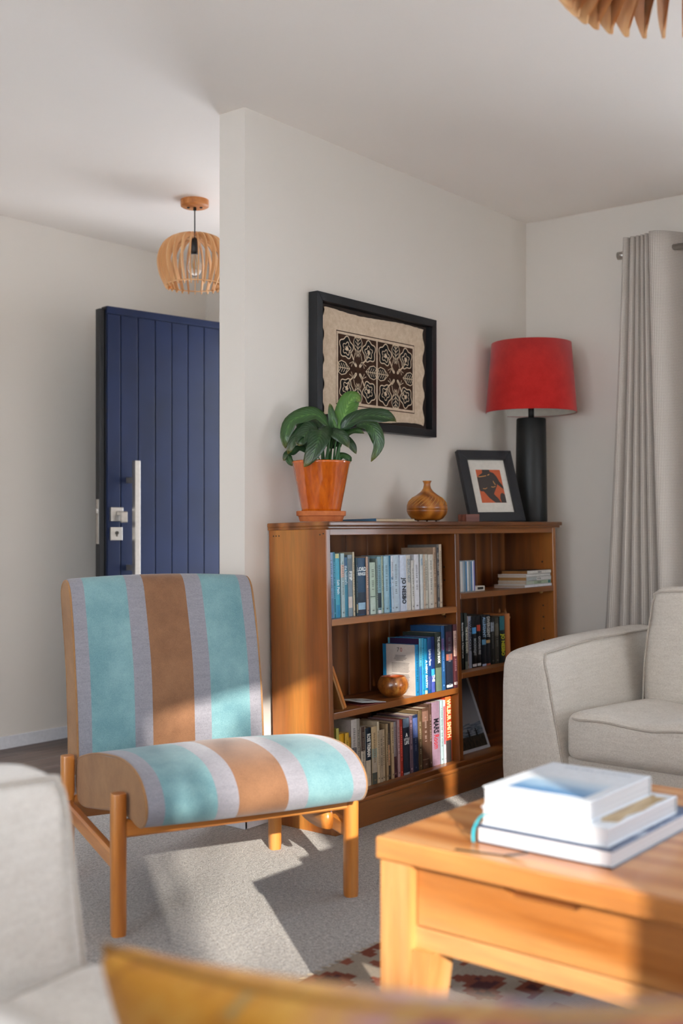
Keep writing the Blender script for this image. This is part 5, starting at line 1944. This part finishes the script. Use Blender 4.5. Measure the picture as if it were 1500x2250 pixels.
if CUS.to_3x3().determinant() < 0:
    CUS = Matrix((_ct, _cn, _cu)).transposed().to_4x4()
CUS.translation = Vector((0.648, 0.515, 0.688)) - _cu * 0.235
cu = thing('floral_cushion', 'mustard floral cushion, out of focus in the near foreground', 'cushion', matrix=CUS)
bm = bmesh.new()


def pillow(q):
    a, b = q.x / 0.375, q.z / 0.24
    th = max(0.0, (1 - a * a) * (1 - b * b)) ** 0.42
    pin = 1 - 0.13 * (1 - a * a) * abs(b) ** 3
    return Vector((q.x * (1 - 0.05 * (1 - abs(b)) * abs(a) ** 3), q.y * (0.12 + 0.88 * th), q.z * pin))


rbox(bm, (0.75, 0.15, 0.48), 0.02, 22, (0, 0, 0), pillow)
obj('cushion_cover', bm, M_FLORAL, cu, True)
bm = bmesh.new()
ring = [pillow(Vector((0.375 * a, 0, 0.24 * b))) for a, b in [(-1 + 2 * i / 16, -1) for i in range(16)] + [(1, -1 + 2 * i / 16) for i in range(16)] + [(1 - 2 * i / 16, 1) for i in range(16)] + [(-1, 1 - 2 * i / 16) for i in range(16)]]
tube(bm, ring, 0.004, 6, True)
obj('cushion_piping', bm, plain('a8782c', 0.8), cu, True)

# ------------------------------------------------------------------ kilim rug
t = NT('kilim_weave')
tc = t.n('TexCoord')
sn = t.n('VectorMath', operation='SNAP')
sn.inputs[1].default_value = (0.007, 0.014, 1.0)
t.l(tc.outputs['Object'], sn.inputs[0])
n1 = t.noise(sn.outputs[0], 7.5, 2, 0.5)
n2 = t.noise(sn.outputs[0], 5.0, 2, 0.5, 0.2)
fine = t.noise(t.coords((160, 40, 1)), 2.4, 2)
col = t.ramp(n1, [(0.0, '5a3434'), (0.36, '8a4c3a'), (0.45, 'b0a190'), (0.58, '9a5a46'), (0.66, 'b8aa98')], 'CONSTANT')
col = t.mix(0.4, col, t.ramp(fine, [(0.3, '6a625a'), (0.7, 'd8d0c6')]), 'MULTIPLY')
wvx = t.n('TexWave', wave_type='BANDS', bands_direction='Y')
wvx.inputs['Scale'].default_value = 60
t.l(tc.outputs['Object'], wvx.inputs['Vector'])
t.bump(t.math('ADD', fine, wvx.outputs['Fac']), 0.8, 0.004)
M_RUG = t.done(col, 0.95, 0, 0.1)
rg = thing('rug', 'rust and cream woven kilim rug under the coffee table', 'rug', (1.30, 1.631, 0.0))
bm = bmesh.new()
box(bm, 0.0, 1.75, -2.2, 0.0, 0.0005, 0.009, 0.003, 2)
obj('rug_weave', bm, M_RUG, rg)
for k in range(70):
    x_ = 0.0125 + k * 0.0247
    bm = bmesh.new()
    tube(bm, [(x_, -0.002, 0.005), (x_ + random.uniform(-.004, .004), 0.010, 0.004), (x_ + random.uniform(-.006, .006), 0.020, 0.0025)], [0.003, 0.0025, 0.0012], 5)
    obj('fringe_knot', bm, plain('b5a692', 0.9), rg)

# ------------------------------------------------------------------ slatted pendant lamps
def pendant(label, loc, R, Hh, nsl, drop, blade, thick, can_r, ring_f=0.93, ring_r=0.80):
    """Hung from the ceiling; loc is the ceiling point, drop the distance to the shade's top."""
    root = thing('pendant_lamp', label, 'lamp', loc)
    bm = bmesh.new()
    lathe(bm, [(0.0, 0.0), (can_r, 0.0), (can_r, -0.026), (can_r - 0.006, -0.030), (0.0, -0.030)], 40, cap=False)
    ca = obj('ceiling_rose', bm, wood('rose_timber', '9c5f2a', 'c08448', 'd6a06a', 'X', 1.5, 0.5, 0.1, 0.4), root, True)
    ca.data.set_sharp_from_angle(angle=math.radians(40))
    for s in (-1, 1):
        bm = bmesh.new()
        c = RIGHT * (s * can_r * 0.45)
        lathe(bm, [(0.0, -0.036), (0.006, -0.034), (0.007, -0.029), (0.0, -0.029)], 12, (c.x, c.y, 0), cap=False)
        obj('screw', bm, M_BLACK, ca)
    bm = bmesh.new()
    lathe(bm, [(0.0, -0.028), (0.007, -0.028), (0.007, -0.044), (0.0, -0.044)], 14, cap=False)
    obj('cord_grip', bm, M_BLACK, root)
    bm = bmesh.new()
    tube(bm, [(0, 0, -0.04), (0.001, 0.001, -drop * 0.5), (0, 0, -drop - 0.02)], 0.0028, 10)
    obj('cord', bm, M_BLACK, root, True)
    zt = -drop
    # outline of one slat: outer curve and a slightly smaller inner curve
    outer = [(0.18, 0.0), (0.42, -0.02), (0.68, -0.09), (0.88, -0.22), (0.985, -0.40), (1.0, -0.55), (0.955, -0.72), (0.86, -0.88), (0.78, -0.985), (0.745, -1.0)]
    P = catmull([Vector((a * R, b * Hh, 0)) for a, b in outer], 7)
    inn = []
    for i, p in enumerate(P):
        a, b = P[max(0, i - 1)], P[min(len(P) - 1, i + 1)]
        tg = (b - a).normalized()
        nrm = Vector((tg.y, -tg.x, 0))
        if nrm.x * (p.x - 0) > 0 and i < len(P) * 0.2:
            pass
        f = i / (len(P) - 1)
        wdt = blade * (0.55 + 0.45 * math.sin(math.pi * min(1, 0.18 + f * 0.66)))
        if f > 0.90:
            wdt *= math.sqrt(max(0.0, 1 - ((f - 0.90) / 0.10) ** 2)) + 0.02
        inward = Vector((-p.x, -Hh * 0.5 - p.y, 0))
        nrm = nrm if nrm.dot(inward) > 0 else -nrm
        inn.append(p + nrm * wdt)
    loop = P + inn[::-1]
    bm = bmesh.new()
    n_ = len(P)
    va = [[bm.verts.new((p.x, s, zt + p.y)) for p in P] for s in (-thick / 2, thick / 2)]
    vb = [[bm.verts.new((p.x, s, zt + p.y)) for p in inn] for s in (-thick / 2, thick / 2)]
    for i in range(n_ - 1):
        bm.faces.new((va[0][i], va[0][i + 1], vb[0][i + 1], vb[0][i]))
        bm.faces.new((va[1][i], vb[1][i], vb[1][i + 1], va[1][i + 1]))
        bm.faces.new((va[0][i], va[1][i], va[1][i + 1], va[0][i + 1]))
        bm.faces.new((vb[0][i], vb[0][i + 1], vb[1][i + 1], vb[1][i]))
    bm.faces.new((va[0][0], vb[0][0], vb[1][0], va[1][0]))
    bm.faces.new((va[0][-1], va[1][-1], vb[1][-1], vb[0][-1]))
    bmesh.ops.recalc_face_normals(bm, faces=bm.faces[:])
    me = bpy.data.meshes.new('slat')
    bm.to_mesh(me)
    bm.free()
    me.materials.append(M_PLY)
    for k in range(nsl):
        o_ = bpy.data.objects.new('slat', me)
        COL.objects.link(o_)
        o_.parent = root
        o_.rotation_euler = (0, 0, 2 * math.pi * (k + 0.5) / nsl + VIEW)
    for fz, rr in ((ring_f, ring_r), (0.03, 0.22)):
        bm = bmesh.new()
        lathe(bm, [(rr * R - blade * 0.35, zt - fz * Hh), (rr * R + blade * 0.02, zt - fz * Hh), (rr * R + blade * 0.02, zt - fz * Hh - 0.004), (rr * R - blade * 0.35, zt - fz * Hh - 0.004), (rr * R - blade * 0.35, zt - fz * Hh)], 48, cap=False)
        obj('hoop', bm, M_PLY, root)
    bm = bmesh.new()
    lathe(bm, [(0.0, zt - 0.02), (0.016, zt - 0.021), (0.0185, zt - 0.027), (0.0185, zt - 0.082), (0.015, zt - 0.086), (0.0, zt - 0.086)], 24, cap=False)
    obj('bulb_holder', bm, M_BLACK, root, True)
    t_ = NT('bulb_glass')
    t_.b.inputs['Transmission Weight'].default_value = 1.0
    t_.b.inputs['Roughness'].default_value = 0.02
    t_.b.inputs['IOR'].default_value = 1.2
    t_.b.inputs['Base Color'].default_value = (1, 0.97, 0.93, 1)
    bm = bmesh.new()
    lathe(bm, [(0.012, zt - 0.084), (0.014, zt - 0.098), (0.026, zt - 0.120), (0.031, zt - 0.140), (0.030, zt - 0.155), (0.022, zt - 0.172), (0.010, zt - 0.180), (0.0, zt - 0.181)], 32, cap=False)
    bu = obj('bulb', bm, t_.m, root, True)
    bm = bmesh.new()
    for k in range(4):
        a = 2 * math.pi * k / 4
        tube(bm, [(0.004 * math.cos(a), 0.004 * math.sin(a), zt - 0.09), (0.010 * math.cos(a), 0.010 * math.sin(a), zt - 0.125), (0.006 * math.cos(a), 0.006 * math.sin(a), zt - 0.15)], 0.0012, 6)
    obj('filament', bm, plain('c9a35a', 0.4), bu, True)
    return root


pendant('slatted plywood pendant lamp hanging in the hallway near the blue door', (3.424, 3.529, ZC), 0.160, 0.235, 27, 0.145, 0.023, 0.0042, 0.060)
pendant('larger slatted plywood pendant lamp at the top right above the coffee table', (2.26, 0.90, ZC), 0.305, 0.275, 34, 0.02, 0.115, 0.0055, 0.075, 0.55, 0.66)


# ------------------------------------------------------------------ lettering becomes plain mesh
bpy.context.view_layer.update()
dg = bpy.context.evaluated_depsgraph_get()
for o in [o for o in SC.objects if o.type == 'FONT']:
    me = bpy.data.meshes.new_from_object(o.evaluated_get(dg))
    nm, par, ml = o.name.split('.')[0], o.parent, o.matrix_local.copy()
    bpy.data.objects.remove(o)
    n_o = bpy.data.objects.new(nm, me)
    COL.objects.link(n_o)
    n_o.parent = par
    n_o.matrix_local = ml
